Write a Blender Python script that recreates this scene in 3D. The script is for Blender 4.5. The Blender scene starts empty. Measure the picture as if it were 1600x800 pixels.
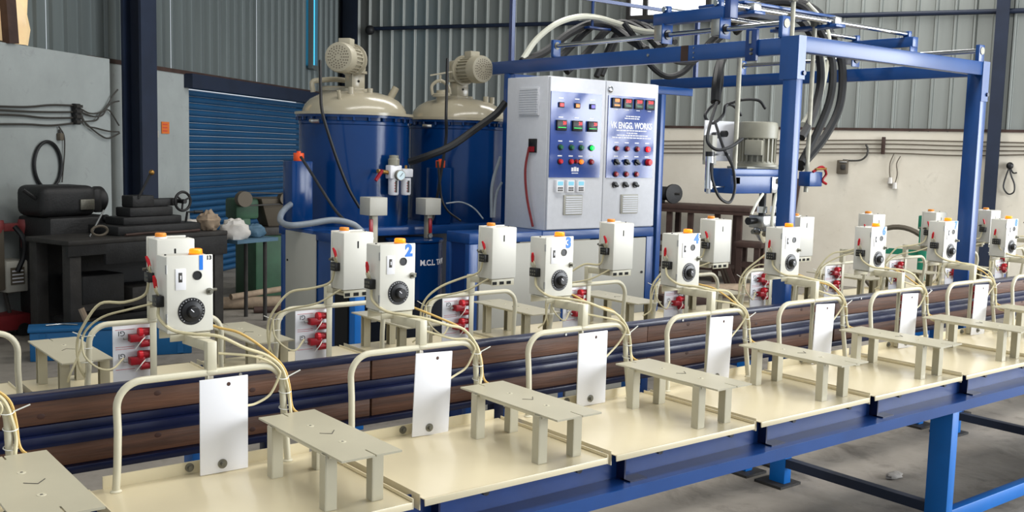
import bpy, bmesh, math, random
from mathutils import Vector, Matrix
random.seed(7)
PI = math.pi
scene = bpy.context.scene
C = scene.collection

# ------------------------------------------------------------------ camera
CAM = Vector((-0.99203, -2.51527, 1.51395))
YAW, PITCH, ROLL = math.radians(38.2168), math.radians(-5.9846), math.radians(1.4425)
FOC = 1584.5933
fw = Vector((math.sin(YAW)*math.cos(PITCH), math.cos(YAW)*math.cos(PITCH), math.sin(PITCH)))
r0 = Vector((math.cos(YAW), -math.sin(YAW), 0)); u0 = r0.cross(fw)
rt = math.cos(ROLL)*r0 + math.sin(ROLL)*u0
up = -math.sin(ROLL)*r0 + math.cos(ROLL)*u0
cd = bpy.data.cameras.new('camera'); cam = bpy.data.objects.new('camera', cd); C.objects.link(cam)
M = Matrix((rt, up, -fw)).transposed().to_4x4(); M.translation = CAM
cam.matrix_world = M
cd.sensor_fit = 'HORIZONTAL'; cd.sensor_width = 36.0; cd.lens = FOC/1600*36.0
cd.clip_start = 0.05; cd.clip_end = 200
scene.camera = cam

# ------------------------------------------------------------------ world, light, exposure
w = bpy.data.worlds.new('daylight'); scene.world = w; w.use_nodes = True
bg = w.node_tree.nodes['Background']; bg.inputs[0].default_value = (0.86, 0.93, 1.0, 1); bg.inputs[1].default_value = 1.05
vs = scene.view_settings
vs.view_transform = 'Standard'; vs.look = 'None'; vs.gamma = 1.0; vs.use_curve_mapping = False; vs.exposure = 0.0
def area(name, loc, target, sx, sy, power, col=(1, 1, 1)):
    l = bpy.data.lights.new(name, 'AREA'); l.shape = 'RECTANGLE'; l.size = sx; l.size_y = sy; l.energy = power; l.color = col
    o = bpy.data.objects.new(name, l); C.objects.link(o); o.location = loc
    o.rotation_euler = (Vector(target)-Vector(loc)).to_track_quat('-Z', 'Y').to_euler(); return o
# overhead fill lights added under the unseen roof, then the big open shed side behind the photographer
area('overhead_fill', (2.2, -0.4, 5.3), (2.2, -0.401, 0), 7.0, 1.0, 270, (1.0, 0.98, 0.94))
area('overhead_fill_rear', (6.5, 3.6, 5.3), (6.5, 3.601, 0), 6.0, 1.0, 200, (1.0, 0.98, 0.94))
area('shed_doorway', (9.5, -6.5, 2.3), (4.0, 1.0, 1.2), 8.0, 4.2, 1350, (0.93, 0.965, 1.0))

# ------------------------------------------------------------------ pixel helpers (measuring the photograph)
def ray(px, py):
    return (fw*FOC + rt*(px-800) - up*(py-400)).normalized()
def at(px, py, x=None, y=None, z=None):
    d = ray(px, py)
    t = (x-CAM.x)/d.x if x is not None else (y-CAM.y)/d.y if y is not None else (z-CAM.z)/d.z
    return CAM + d*t
K = Vector((6.53, 11.24, 0))                       # room corner
EL = Vector((-0.7605, -0.6494, 0)); NL = Vector((0.6494, -0.7605, 0))   # left wall: along (to the near end), inward normal
ER = Vector((0.4035, -0.915, 0)); NR = Vector((-0.915, -0.4035, 0))     # right wall
def at_plane(px, py, p0, n):
    d = ray(px, py); return CAM + d*((p0-CAM).dot(n)/d.dot(n))
def on_left(px, py, off=0.0): return at_plane(px, py, K+NL*off, NL)
def on_right(px, py, off=0.0): return at_plane(px, py, K+NR*off, NR)

# ------------------------------------------------------------------ materials
MATS = {}
def lin(c):
    return tuple(((v/255)/12.92 if v/255 <= 0.04045 else (((v/255)+0.055)/1.055)**2.4) for v in c)
def mat(name, rgb, rough=0.5, metal=0.0, noise=0.0, scale=8.0, bump=0.0, bscale=60.0, emis=None, estr=0.0, coat=0.0, trans=0.0, alpha=1.0, rgb2=None, ior=1.45, stretch=None, spec=None):
    m = bpy.data.materials.new(name); m.use_nodes = True; nt = m.node_tree; b = nt.nodes['Principled BSDF']
    c = lin(rgb)
    b.inputs['Base Color'].default_value = (*c, 1); b.inputs['Roughness'].default_value = rough; b.inputs['Metallic'].default_value = metal
    b.inputs['Coat Weight'].default_value = coat; b.inputs['Coat Roughness'].default_value = 0.15; b.inputs['IOR'].default_value = ior
    b.inputs['Transmission Weight'].default_value = trans; b.inputs['Alpha'].default_value = alpha
    if spec is not None: b.inputs['Specular IOR Level'].default_value = spec
    if emis: b.inputs['Emission Color'].default_value = (*lin(emis), 1); b.inputs['Emission Strength'].default_value = estr
    if noise or rgb2 or bump:
        tc = nt.nodes.new('ShaderNodeTexCoord'); mp = nt.nodes.new('ShaderNodeMapping'); nt.links.new(tc.outputs['Object'], mp.inputs[0])
        if stretch: mp.inputs['Scale'].default_value = stretch
    if noise or rgb2:
        n = nt.nodes.new('ShaderNodeTexNoise'); n.inputs['Scale'].default_value = scale; n.inputs['Detail'].default_value = 6; n.inputs['Roughness'].default_value = 0.6
        nt.links.new(mp.outputs[0], n.inputs['Vector'])
        rp = nt.nodes.new('ShaderNodeValToRGB'); rp.color_ramp.elements[0].position = 0.33; rp.color_ramp.elements[1].position = 0.68
        a = lin(rgb2) if rgb2 else tuple(v*(1-noise) for v in c)
        rp.color_ramp.elements[0].color = (*a, 1); rp.color_ramp.elements[1].color = (*(c if rgb2 else tuple(min(1, v*(1+noise)) for v in c)), 1)
        nt.links.new(n.outputs['Fac'], rp.inputs[0]); nt.links.new(rp.outputs[0], b.inputs['Base Color'])
    if bump:
        n2 = nt.nodes.new('ShaderNodeTexNoise'); n2.inputs['Scale'].default_value = bscale; n2.inputs['Detail'].default_value = 4
        nt.links.new(mp.outputs[0], n2.inputs['Vector'])
        bp = nt.nodes.new('ShaderNodeBump'); bp.inputs['Strength'].default_value = bump; bp.inputs['Distance'].default_value = 0.01
        nt.links.new(n2.outputs['Fac'], bp.inputs['Height']); nt.links.new(bp.outputs[0], b.inputs['Normal'])
    MATS[name] = m; return m
mat('cream', (218, 206, 174), 0.30, noise=0.04, scale=3, coat=0.2)
mat('cream_tube', (202, 196, 172), 0.35, noise=0.05, scale=6)
mat('cream_table', (180, 174, 152), 0.33, noise=0.05, scale=4)
mat('box_paint', (214, 212, 202), 0.38, noise=0.03, scale=5)
mat('panel_white', (232, 232, 236), 0.3)
mat('cable_cream', (205, 195, 158), 0.5)
mat('cable_yellow', (214, 178, 104), 0.5)
mat('cable_white', (222, 222, 214), 0.45)
mat('black_plastic', (22, 22, 24), 0.35)
mat('black_rubber', (20, 21, 24), 0.5)
mat('dark_hole', (10, 10, 10), 0.8)
mat('red_plastic', (150, 20, 32), 0.35)
mat('red_bright', (205, 22, 38), 0.35)
mat('amber', (255, 140, 15), 0.3, emis=(255, 118, 4), estr=1.5)
mat('amber_dim', (222, 140, 50), 0.3, emis=(255, 130, 10), estr=0.10)
mat('number_blue', (20, 120, 225), 0.4)
mat('steel', (170, 170, 168), 0.3, metal=0.9, noise=0.1, scale=30)
mat('rod_dull', (168, 166, 152), 0.5, metal=0.2, noise=0.15, scale=20)
mat('chrome', (205, 207, 210), 0.12, metal=1.0)
mat('bolt_steel', (120, 118, 108), 0.45, metal=0.7, noise=0.2, scale=90)
mat('blue_paint', (20, 66, 128), 0.30, noise=0.10, scale=5, coat=0.15)
mat('blue_frame', (15, 50, 106), 0.36, noise=0.14, scale=7, coat=0.15)  # darkened to carry the shade falling on the rail web
mat('blue_leg', (4, 104, 186), 0.42, noise=0.08, scale=5)  # brighter copy of the blue, light on the legs put into its colour
mat('blue_navy', (15, 24, 58), 0.30, noise=0.2, scale=9, coat=0.1)
mat('tank_blue', (4, 50, 104), 0.16, noise=0.06, scale=3, spec=0.35)
mat('tank_cream', (166, 158, 137), 0.2, noise=0.04, scale=4, coat=0.2)
mat('motor_cream', (164, 157, 137), 0.4, noise=0.05, scale=12)
mat('motor_grey', (142, 140, 126), 0.4, noise=0.08, scale=12)
mat('cabinet_grey', (212, 214, 220), 0.45, noise=0.03, scale=30, bump=0.05, bscale=220)
mat('pedestal_grey', (174, 172, 162), 0.45, noise=0.03, scale=6)
mat('instrument_blue', (52, 78, 150), 0.12, coat=0.5)
mat('white_ink', (240, 240, 245), 0.5)
mat('red_ink', (190, 60, 60), 0.6)
mat('black_ink', (25, 25, 28), 0.6)
mat('led_red', (230, 20, 30), 0.3, emis=(255, 20, 30), estr=1.2)
mat('led_green', (10, 190, 80), 0.3, emis=(10, 255, 90), estr=1.0)
mat('lens_red_off', (150, 18, 36), 0.25)
mat('lens_green_off', (20, 100, 66), 0.25)
mat('led_orange', (255, 130, 40), 0.3, emis=(255, 110, 20), estr=1.0)
mat('led_blue', (70, 60, 180), 0.3, emis=(110, 90, 255), estr=0.5)
mat('screen_cyan', (120, 190, 210), 0.3, emis=(120, 200, 230), estr=0.3)
mat('wood_plank', (116, 78, 56), 0.55, rgb2=(80, 54, 40), scale=5, bump=0.15, bscale=18, stretch=(0.6, 8, 9))
mat('wood_knot', (70, 42, 32), 0.6)
mat('wall_white', (158, 164, 163), 0.8, rgb2=(146, 152, 151), scale=2.2, bump=0.25, bscale=9)
mat('wall_cream', (222, 215, 200), 0.8, rgb2=(211, 203, 187), scale=1.8, bump=0.25, bscale=9)
mat('sheet_grey', (145, 149, 145), 0.42, metal=0.35, noise=0.10, scale=1.3, stretch=(3, 3, 0.3))
mat('sheet_green_grey', (104, 112, 112), 0.45, metal=0.35, noise=0.12, scale=1.3, stretch=(3, 3, 0.3))
mat('shutter_blue', (26, 74, 112), 0.45, noise=0.12, scale=2.0, stretch=(1, 1, 0.5))
mat('column_navy', (28, 38, 58), 0.5, noise=0.15, scale=4)
mat('rust_dark', (62, 44, 38), 0.7, noise=0.3, scale=8)
mat('iron_black', (30, 30, 31), 0.55, noise=0.3, scale=10, bump=0.2)
mat('iron_dark', (46, 44, 42), 0.6, noise=0.3, scale=9, bump=0.2)
mat('concrete', (156, 149, 139), 0.85, rgb2=(124, 118, 110), scale=1.6, bump=0.35, bscale=14)
mat('rubble', (150, 146, 140), 0.9, noise=0.2, scale=40)
mat('roof_sheet', (150, 152, 150), 0.6)
mat('crate_blue', (22, 96, 150), 0.5, noise=0.15, scale=3)
mat('machine_green', (44, 78, 56), 0.6, noise=0.2, scale=5)
mat('teal_green', (18, 110, 84), 0.5, noise=0.15, scale=5)
mat('plastic_bag', (200, 196, 190), 0.5, noise=0.1, scale=12)
mat('rag_tan', (150, 132, 112), 0.9, noise=0.2, scale=14)
mat('red_machine', (120, 34, 38), 0.5, noise=0.2, scale=6)
mat('pink_red', (135, 62, 62), 0.5, noise=0.2, scale=10)
mat('cable_grey', (60, 58, 54), 0.6)
mat('cable_wall', (92, 84, 72), 0.7)
mat('orange_paint', (226, 82, 28), 0.4)
mat('poster_orange', (206, 108, 44), 0.6)
mat('grey_hose', (126, 134, 142), 0.25, noise=0.08, scale=20)
mat('clear_hose', (205, 205, 190), 0.25)
mat('brass', (170, 130, 70), 0.35, metal=0.8)
mat('gauge_face', (205, 225, 232), 0.3)
mat('cyan_gap', (60, 170, 220), 0.4, emis=(70, 200, 255), estr=1.3)
mat('plastic_sheet', (214, 186, 140), 0.4, noise=0.25, scale=3, emis=(235, 205, 160), estr=0.45)  # own glow stands in for daylight coming through the sheet
mat('sky_window', (240, 242, 245), 0.4, emis=(250, 250, 255), estr=1.8)
mat('mdf_board', (166, 124, 78), 0.7, noise=0.1, scale=6)
mat('old_blue', (70, 100, 120), 0.6, noise=0.15, scale=5)

def stained(name, dark, sc, lo, hi, amt):
    """overlay a finer dirt noise of its own on a material's colour"""
    m = MATS[name]; nt = m.node_tree; b = nt.nodes['Principled BSDF']; src = b.inputs['Base Color'].links[0].from_socket
    tc = nt.nodes.new('ShaderNodeTexCoord'); n = nt.nodes.new('ShaderNodeTexNoise'); n.inputs['Scale'].default_value = sc; n.inputs['Detail'].default_value = 9; n.inputs['Roughness'].default_value = 0.7
    n.inputs['Distortion'].default_value = 0.6
    nt.links.new(tc.outputs['Object'], n.inputs['Vector']); r = nt.nodes.new('ShaderNodeMapRange'); r.inputs[1].default_value = lo; r.inputs[2].default_value = hi; r.inputs[4].default_value = amt
    nt.links.new(n.outputs['Fac'], r.inputs[0]); mx = nt.nodes.new('ShaderNodeMix'); mx.data_type = 'RGBA'
    nt.links.new(r.outputs[0], mx.inputs[0]); nt.links.new(src, mx.inputs[6]); mx.inputs[7].default_value = (*lin(dark), 1); nt.links.new(mx.outputs[2], b.inputs['Base Color'])
stained('concrete', (84, 78, 71), 3.5, 0.52, 0.72, 0.7)
stained('wall_white', (120, 122, 120), 7.0, 0.58, 0.75, 0.55)
stained('wall_cream', (160, 150, 132), 5.0, 0.6, 0.78, 0.5)

# ------------------------------------------------------------------ mesh helpers
class MB:
    def __init__(s): s.v = []; s.f = []
    def add(s, vs_, fs_):
        o = len(s.v); s.v += [tuple(p) for p in vs_]; s.f += [tuple(i+o for i in q) for q in fs_]; return s
    def box(s, x0, x1, y0, y1, z0, z1, mx=None):
        p = [Vector(q) for q in ((x0,y0,z0),(x1,y0,z0),(x1,y1,z0),(x0,y1,z0),(x0,y0,z1),(x1,y0,z1),(x1,y1,z1),(x0,y1,z1))]
        if mx is not None: p = [mx @ q for q in p]
        return s.add(p, ((0,3,2,1),(4,5,6,7),(0,1,5,4),(1,2,6,5),(2,3,7,6),(3,0,4,7)))
    def bar(s, a, b, wx, wz, upv=(0, 0, 1)):
        a = Vector(a); b = Vector(b); d = (b-a).normalized(); u = Vector(upv); sx = d.cross(u)
        if sx.length < 1e-4: sx = d.cross(Vector((1, 0, 0)))
        sx.normalize(); u = sx.cross(d)
        p = []
        for e in (a, b):
            for i, j in ((-1,-1),(1,-1),(1,1),(-1,1)): p.append(e + sx*(i*wx/2) + u*(j*wz/2))
        return s.add(p, ((0,1,2,3),(7,6,5,4),(0,4,5,1),(1,5,6,2),(2,6,7,3),(3,7,4,0)))
    def cyl(s, a, b, r, r2=None, n=16, caps=True):
        return s.tube([a, b], [r, r if r2 is None else r2], n, caps)
    def tube(s, pts, r, n=8, caps=True):
        pts = [Vector(p) for p in pts]; m = len(pts); rs = r if isinstance(r, (list, tuple)) else [r]*m
        vs_ = []; fs_ = []; nrm = None
        for i, p in enumerate(pts):
            d = (pts[min(i+1, m-1)] - pts[max(i-1, 0)]).normalized()
            if nrm is None:
                nrm = d.cross(Vector((0, 0, 1)))
                if nrm.length < 1e-3: nrm = d.cross(Vector((1, 0, 0)))
            nrm = nrm - d*nrm.dot(d); nrm.normalize(); bn = d.cross(nrm)
            for k in range(n):
                a = 2*PI*k/n; vs_.append(p + (nrm*math.cos(a) + bn*math.sin(a))*rs[i])
        for i in range(m-1):
            for k in range(n):
                k2 = (k+1) % n; fs_.append((i*n+k, i*n+k2, (i+1)*n+k2, (i+1)*n+k))
        if caps: fs_.append(tuple(range(n))[::-1]); fs_.append(tuple((m-1)*n+k for k in range(n)))
        return s.add(vs_, fs_)
    def lathe(s, prof, n=32, o=(0, 0, 0), ax=(0, 0, 1)):
        ax = Vector(ax).normalized(); o = Vector(o); t = ax.cross(Vector((0, 0, 1)))
        if t.length < 1e-3: t = Vector((1, 0, 0))
        t.normalize(); b = ax.cross(t); vs_ = []; fs_ = []; m = len(prof)
        for r, h in prof:
            for k in range(n):
                a = 2*PI*k/n; vs_.append(o + ax*h + (t*math.cos(a) + b*math.sin(a))*max(r, 1e-5))
        for i in range(m-1):
            for k in range(n):
                k2 = (k+1) % n; fs_.append((i*n+k, i*n+k2, (i+1)*n+k2, (i+1)*n+k))
        return s.add(vs_, fs_)
    def prism(s, poly, mx, h):
        n = len(poly); p = [mx @ Vector((x, y, 0)) for x, y in poly] + [mx @ Vector((x, y, h)) for x, y in poly]
        return s.add(p, [tuple(range(n))[::-1], tuple(range(n, 2*n))] + [(i, (i+1) % n, n+(i+1) % n, n+i) for i in range(n)])
    def ball(s, o, rx, ry=None, rz=None, n=12, m=8):
        ry = ry or rx; rz = rz or rx; o = Vector(o); vs_ = []; fs_ = []
        for i in range(m+1):
            th = PI*i/m
            for k in range(n):
                a = 2*PI*k/n; vs_.append(o + Vector((rx*math.sin(th)*math.cos(a), ry*math.sin(th)*math.sin(a), rz*math.cos(th))))
        for i in range(m):
            for k in range(n):
                k2 = (k+1) % n; fs_.append((i*n+k, (i+1)*n+k, (i+1)*n+k2, i*n+k2))
        return s.add(vs_, fs_)
    def mesh(s, name, m, bevel=0.0, jitter=0.0, seg=2):
        me = bpy.data.meshes.new(name); bm = bmesh.new()
        vv = [bm.verts.new(p) for p in s.v]
        for q in s.f:
            try: bm.faces.new([vv[i] for i in q])
            except ValueError: pass
        bmesh.ops.remove_doubles(bm, verts=bm.verts, dist=1e-6)
        if jitter:
            for v in bm.verts: v.co += Vector((random.uniform(-1, 1), random.uniform(-1, 1), random.uniform(-1, 1)))*jitter
        bmesh.ops.recalc_face_normals(bm, faces=bm.faces)
        if bevel:
            es = [e for e in bm.edges if len(e.link_faces) == 2 and e.calc_face_angle(0) > 0.6]
            bmesh.ops.bevel(bm, geom=es, offset=bevel, segments=seg, affect='EDGES', profile=0.5, clamp_overlap=True)
        bm.to_mesh(me); bm.free(); me.materials.append(MATS[m])
        for p in me.polygons: p.use_smooth = True
        me.set_sharp_from_angle(angle=math.radians(38))
        return me
    def build(s, name, m, parent=None, bevel=0.0, label=None, jitter=0.0, kind=None, seg=2):
        o = bpy.data.objects.new(name, s.mesh(name, m, bevel, jitter, seg)); C.objects.link(o); o.parent = parent
        if label: o['label'] = label
        if kind: o['kind'] = kind
        return o
def B(x0, x1, y0, y1, z0, z1): return MB().box(x0, x1, y0, y1, z0, z1)
def smooth(pts, k=6):
    pts = [Vector(p) for p in pts]; q = [pts[0]*2-pts[1]] + pts + [pts[-1]*2-pts[-2]]; out = []
    for i in range(1, len(q)-2):
        for j in range(k):
            t = j/k; p0, p1, p2, p3 = q[i-1], q[i], q[i+1], q[i+2]
            out.append(0.5*((2*p1) + (p2-p0)*t + (2*p0-5*p1+4*p2-p3)*t*t + (3*p1-p0-3*p2+p3)*t**3))
    out.append(pts[-1]); return out
def arc(c, a0, a1, r, ua, ub, n=8):
    c = Vector(c); ua = Vector(ua); ub = Vector(ub)
    return [c + ua*(r*math.cos(a0+(a1-a0)*i/n)) + ub*(r*math.sin(a0+(a1-a0)*i/n)) for i in range(n+1)]
def empty(name, loc, label, cat, group=None, rz=0.0):
    o = bpy.data.objects.new(name, None); C.objects.link(o); o.location = loc; o.rotation_euler = (0, 0, rz); o.empty_display_size = 0.1
    o['label'] = label; o['category'] = cat
    if group: o['group'] = group
    return o
def tag(o, label, cat, group=None):
    o['label'] = label; o['category'] = cat
    if group: o['group'] = group
    return o
def struct(o): o['kind'] = 'structure'; return o
def hang(parent, o):
    o.parent = parent; return o
def relocate(root):
    """children were modelled in world coordinates: shift them under an Empty standing at the base"""
    inv = root.matrix_basis.inverted()
    done = set()
    for ch in root.children:
        if ch.data and ch.data.name not in done:
            ch.data.transform(inv); done.add(ch.data.name)
        for g in ch.children:
            if g.data and g.data.name not in done: g.data.transform(inv); done.add(g.data.name)
def copy_tree(o, parent=None):
    c = o.copy(); C.objects.link(c); c.parent = parent
    for ch in list(o.children): copy_tree(ch, c)
    return c
def text_mesh(name, body, size, m, mx, bold=0.0, extr=0.0004, bend=None, sx=1.0):
    cu = bpy.data.curves.new(name, 'FONT'); cu.body = body; cu.size = size; cu.align_x = 'CENTER'; cu.align_y = 'CENTER'
    cu.offset = bold; cu.extrude = extr; cu.resolution_u = 3
    t = bpy.data.objects.new(name+'_tmp', cu); C.objects.link(t)
    bpy.context.view_layer.update()
    me = bpy.data.meshes.new_from_object(t.evaluated_get(bpy.context.evaluated_depsgraph_get()))
    bpy.data.objects.remove(t); bpy.data.curves.remove(cu)
    me.name = name; me.materials.clear(); me.materials.append(MATS[m])
    for v in me.vertices:
        p = Vector((v.co.x*sx, v.co.y, v.co.z)); v.co = bend(p) if bend else mx @ p
    return me
def text(name, body, size, m, mx, parent, bold=0.0, bend=None, sx=1.0, extr=0.0004):
    o = bpy.data.objects.new(name, text_mesh(name, body, size, m, mx, bold, extr, bend, sx)); C.objects.link(o); o.parent = parent; return o
def frame_y(x, y, z, flip=False):
    """text matrix: reads along +X, up +Z, facing -Y (flip: turned upside down, facing +Y)"""
    m = Matrix(((1, 0, 0, x), (0, 0, -1, y), (0, 1, 0, z), (0, 0, 0, 1)))
    return m

# ================================================================== THE SHED
struct(B(-14, 18, -14, 16, -0.08, 0.0).build('floor', 'concrete'))
def wall_box(mb, p0, e, n, t0, t1, o0, o1, z0, z1):
    a = p0+e*t0; b = p0+e*t1
    ps = [a+n*o0, b+n*o0, b+n*o1, a+n*o1]
    return mb.add([Vector((p.x, p.y, z0)) for p in ps] + [Vector((p.x, p.y, z1)) for p in ps], ((0,3,2,1),(4,5,6,7),(0,1,5,4),(1,2,6,5),(2,3,7,6),(3,0,4,7)))
def tl(px, py=150, off=0.0): return (on_left(px, py, off)-K).dot(EL)
def tr(px, py=150, off=0.0): return (on_right(px, py, off)-K).dot(ER)
ZL = 2.25; ZR = 1.853; OFFW = 0.22
tsh0, tsh1 = tl(489), tl(295)              # shutter opening along the left wall
tw1 = tl(172, 150, OFFW)                   # edge of the thicker wall piece
wl = struct(wall_box(MB(), K, EL, NL, tsh1, 15, -0.25, 0.0, 0, ZL).build('wall_left', 'wall_white'))
wall_box(MB(), K, EL, NL, -0.2, tsh0, -0.25, 0.0, 0, ZL).build('corner_pier', 'wall_white', wl)
z1 = on_left(90, 79.5, OFFW).z
wall_box(MB(), K, EL, NL, tw1, 15, 0.0, OFFW, 0, z1).build('thick_wall_piece', 'wall_white', wl)
wr = struct(wall_box(MB(), K, ER, NR, -0.3, 19, -0.25, 0.0, 0, ZR).build('wall_back', 'wall_cream'))
def sheet_mesh(p0, e, n, t0, t1, o, z0, z1, pitch=0.2, depth=0.028):
    pts = []; t = t0; k = 0
    while t < t1-1e-6:
        for dt, d in ((0, 0), (0.125, 0), (0.138, depth), (0.155, depth), (0.168, 0), (0.172, 0.006), (0.176, 0)):
            if t+dt < t1: pts.append((t+dt, d))
        t += pitch
    pts.append((t1, 0)); mb = MB(); vs_ = []
    for t, d in pts:
        q = p0+e*t+n*(o+d); vs_ += [(q.x, q.y, z0), (q.x, q.y, z1)]
    return mb.add(vs_, [(2*i, 2*i+2, 2*i+3, 2*i+1) for i in range(len(pts)-1)])
t = -0.1
while t < 10:                                # left wall cladding, one sheet after another
    sheet_mesh(K, EL, NL, t, t+1.0, -0.03+0.004*(int(t) % 2), ZL-0.02, 5.35, 0.2 if t < tw1-.2 else 0.16).build('sheet', 'sheet_green_grey', wl); t += 1.0
t = -0.1
while t < 15:
    sheet_mesh(K, ER, NR, t, t+1.0, -0.03+0.004*(int(t) % 2), ZR-0.02, 5.35).build('sheet', 'sheet_grey', wr); t += 1.0
# flashing along the top of the brickwork
wall_box(MB(), K, EL, NL, -0.2, tw1, -0.02, 0.015, ZL-0.03, ZL+0.01).build('flashing', 'rust_dark', wl)
wall_box(MB(), K, ER, NR, -0.2, 19, -0.02, 0.02, ZR-0.015, ZR+0.015).build('flashing', 'rust_dark', wr)
# pipe girt along the back cladding
ga, gb = on_right(580, 45, 0.06), on_right(1590, 20, 0.06)
zg = (ga.z+gb.z)/2
d = (gb-ga); d.z = 0; d.normalize()
MB().cyl((ga.x, ga.y, ga.z), (gb.x+d.x*2, gb.y+d.y*2, gb.z), 0.028, n=10).build('girt', 'column_navy', wr)
MB().ball(on_right(578, 47, 0.1), 0.07, n=12, m=8).build('girt_clamp', 'iron_black', wr)
ceil = struct(MB().prism([tuple((K-NL*.3-NR*.3)[:2]), tuple((K+EL*15)[:2]), (-12, -9), (8, -9), tuple((K+ER*19)[:2])], Matrix.Translation((0, 0, 5.4)), 0.08).build('ceiling', 'roof_sheet'))
def column(name, base, e, n, wx, wy, zt, mt='column_navy'):
    o = MB()
    ex = e*wx/2; ny = n*wy
    for (a0, a1, b0, b1) in ((-1, 1, 0, 0.12), (-1, 1, 0.88, 1), (-0.12, 0.12, 0.12, 0.88)):
        p = [base+ex*a0+ny*b0, base+ex*a1+ny*b0, base+ex*a1+ny*b1, base+ex*a0+ny*b1]
        o.add([Vector((q.x, q.y, 0)) for q in p]+[Vector((q.x, q.y, zt)) for q in p], ((0,3,2,1),(4,5,6,7),(0,1,5,4),(1,2,6,5),(2,3,7,6),(3,0,4,7)))
    return struct(o.build(name, mt))
pc = on_left(203, 150, OFFW+0.02); pc.z = 0
column('column_left', pc, EL, NL, 0.26, 0.2, 5.4)
column('column_corner', K+(NL+NR).normalized()*0.12, ER, (NL+NR).normalized(), 0.26, 0.2, 5.4)
pr = on_right(1558, 150, 0.02); pr.z = 0
column('column_back', pr, ER, NR, 0.13, 0.1, 5.4)
# roller shutter: every slat its own piece
sh = struct(wall_box(MB(), K, EL, NL, tsh0-0.05, tsh1+0.1, -0.06, 0.1, ZL-0.17, ZL-0.02).build('door_1', 'column_navy'))
prof = [(0, 0), (0.030, 0.012), (0.018, 0.036), (0.030, 0.058), (0.004, 0.070)]
nsl = 29; zs = (ZL-0.17)/nsl
for i in range(nsl):
    mb = MB(); vs_ = []
    for tt in (tsh0, tsh1):
        for (dd, hh) in ((-0.02, 0), (0.0, 0.0), (0.022, 0.2), (0.030, 0.5), (0.022, 0.8), (0.0, 0.97), (-0.02, 0.97)):
            q = K+EL*tt+NL*(dd-0.10); vs_.append((q.x, q.y, (i+hh)*zs))
    mb.add(vs_, [(j, (j+1) % 7, 7+(j+1) % 7, 7+j) for j in range(7)] + [tuple(range(7))[::-1], tuple(range(7, 14))]).build('slat', 'shutter_blue', sh)
for tt in (tsh0+0.03, tsh1-0.03):
    wall_box(MB(), K, EL, NL, tt-0.03, tt+0.03, -0.13, -0.05, 0, ZL-0.16).build('guide_rail', 'column_navy', sh)
# window panes glowing in place of daylight behind them
def window(name, px0, py0, px1, py1, side, off, glassm, framem, mull=()):
    f = on_right if side == 'r' else on_left; e, n = (ER, NR) if side == 'r' else (EL, NL)
    a, b = f(px0, py0, off), f(px1, py1, off)
    t0, t1 = sorted(((a-K).dot(e), (b-K).dot(e))); zz0, zz1 = sorted((a.z, b.z))
    g = struct(wall_box(MB(), K, e, n, t0, t1, off-0.03, off-0.015, zz0, zz1).build(name, glassm))
    for (s0, s1, q0, q1) in ((t0-.05, t0, zz0-.05, zz1+.05), (t1, t1+.05, zz0-.05, zz1+.05), (t0, t1, zz0-.06, zz0), (t0, t1, zz1, zz1+.05)):
        wall_box(MB(), K, e, n, s0, s1, off-0.03, off+0.03, q0, q1).build('window_frame', framem, g)
    for px in mull:
        tm = (f(px, (py0+py1)/2, off)-K).dot(e); wall_box(MB(), K, e, n, tm-.03, tm+.03, off-0.02, off+0.03, zz0, zz1).build('mullion', framem, g)
    return g
window('window_1', 988, -60, 1103, 20, 'r', 0.05, 'sky_window', 'iron_dark', (1010,))
window('window_3', 487.5, -60, 493, 103, 'l', 0.04, 'cyan_gap', 'sheet_green_grey')
# torn plastic sheet over the opening beside the left wall, with its rusty post
zt = z1
mb = MB(); vs_ = []; NX, NZ = 14, 10
ta, tb = tl(64, 40, OFFW), tl(-60, 40, OFFW)
for i in range(NX+1):
    for j in range(NZ+1):
        tt = ta+(tb-ta)*i/NX + 0.05*math.sin(j*0.9)*(1-i/NX); zz = zt+0.02+(1.2)*j/NZ
        q = K+EL*tt+NL*(OFFW-0.12+0.05*math.sin(i*1.3+j*0.5)+0.03*math.sin(j*1.7-i)); vs_.append((q.x, q.y, zz))
mb.add(vs_, [(i*(NZ+1)+j, (i+1)*(NZ+1)+j, (i+1)*(NZ+1)+j+1, i*(NZ+1)+j+1) for i in range(NX) for j in range(NZ)])
w2 = struct(mb.build('window_2', 'plastic_sheet'))
p0 = on_left(17, 66, OFFW); p1 = on_left(9, -40, OFFW)
MB().bar((p0.x, p0.y, zt), (p1.x, p1.y, p1.z), 0.11, 0.06, NL).build('window_frame', 'rust_dark', w2)

# ------------------------------------------------------------------ things on the left wall
def wall_path(side, pts, off, k=5):
    f = on_left if side == 'l' else on_right
    return smooth([f(px, py, off) for px, py in pts], k)
lw = [((-30, 165), (40, 167), (80, 164), (119, 165)), ((-30, 170), (40, 174), (80, 175), (119, 175)), ((-30, 178), (30, 180), (70, 184), (119, 184)), ((-30, 194), (40, 194), (80, 196), (119, 192))]
for i, pts in enumerate(lw):
    tag(MB().tube(wall_path('l', pts, OFFW+0.02), 0.009, 6).build('wall_cable', 'cable_grey'), ['topmost', 'second from top', 'third from top', 'lowest'][i]+' black cable running across the white wall above the ring', 'cable', 'cables on the left white wall')
lw2 = [((126, 170), (140, 177), (156, 176), (166, 168), (176, 150), (184, 140)), ((126, 175), (146, 182), (160, 180), (168, 167), (177, 160), (186, 158)), ((126, 178), (136, 196), (150, 200), (170, 205), (186, 206)), ((126, 190), (150, 188), (157, 178), (170, 172), (186, 196)), ((126, 184), (142, 200), (158, 212), (170, 216), (187, 208))]
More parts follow.
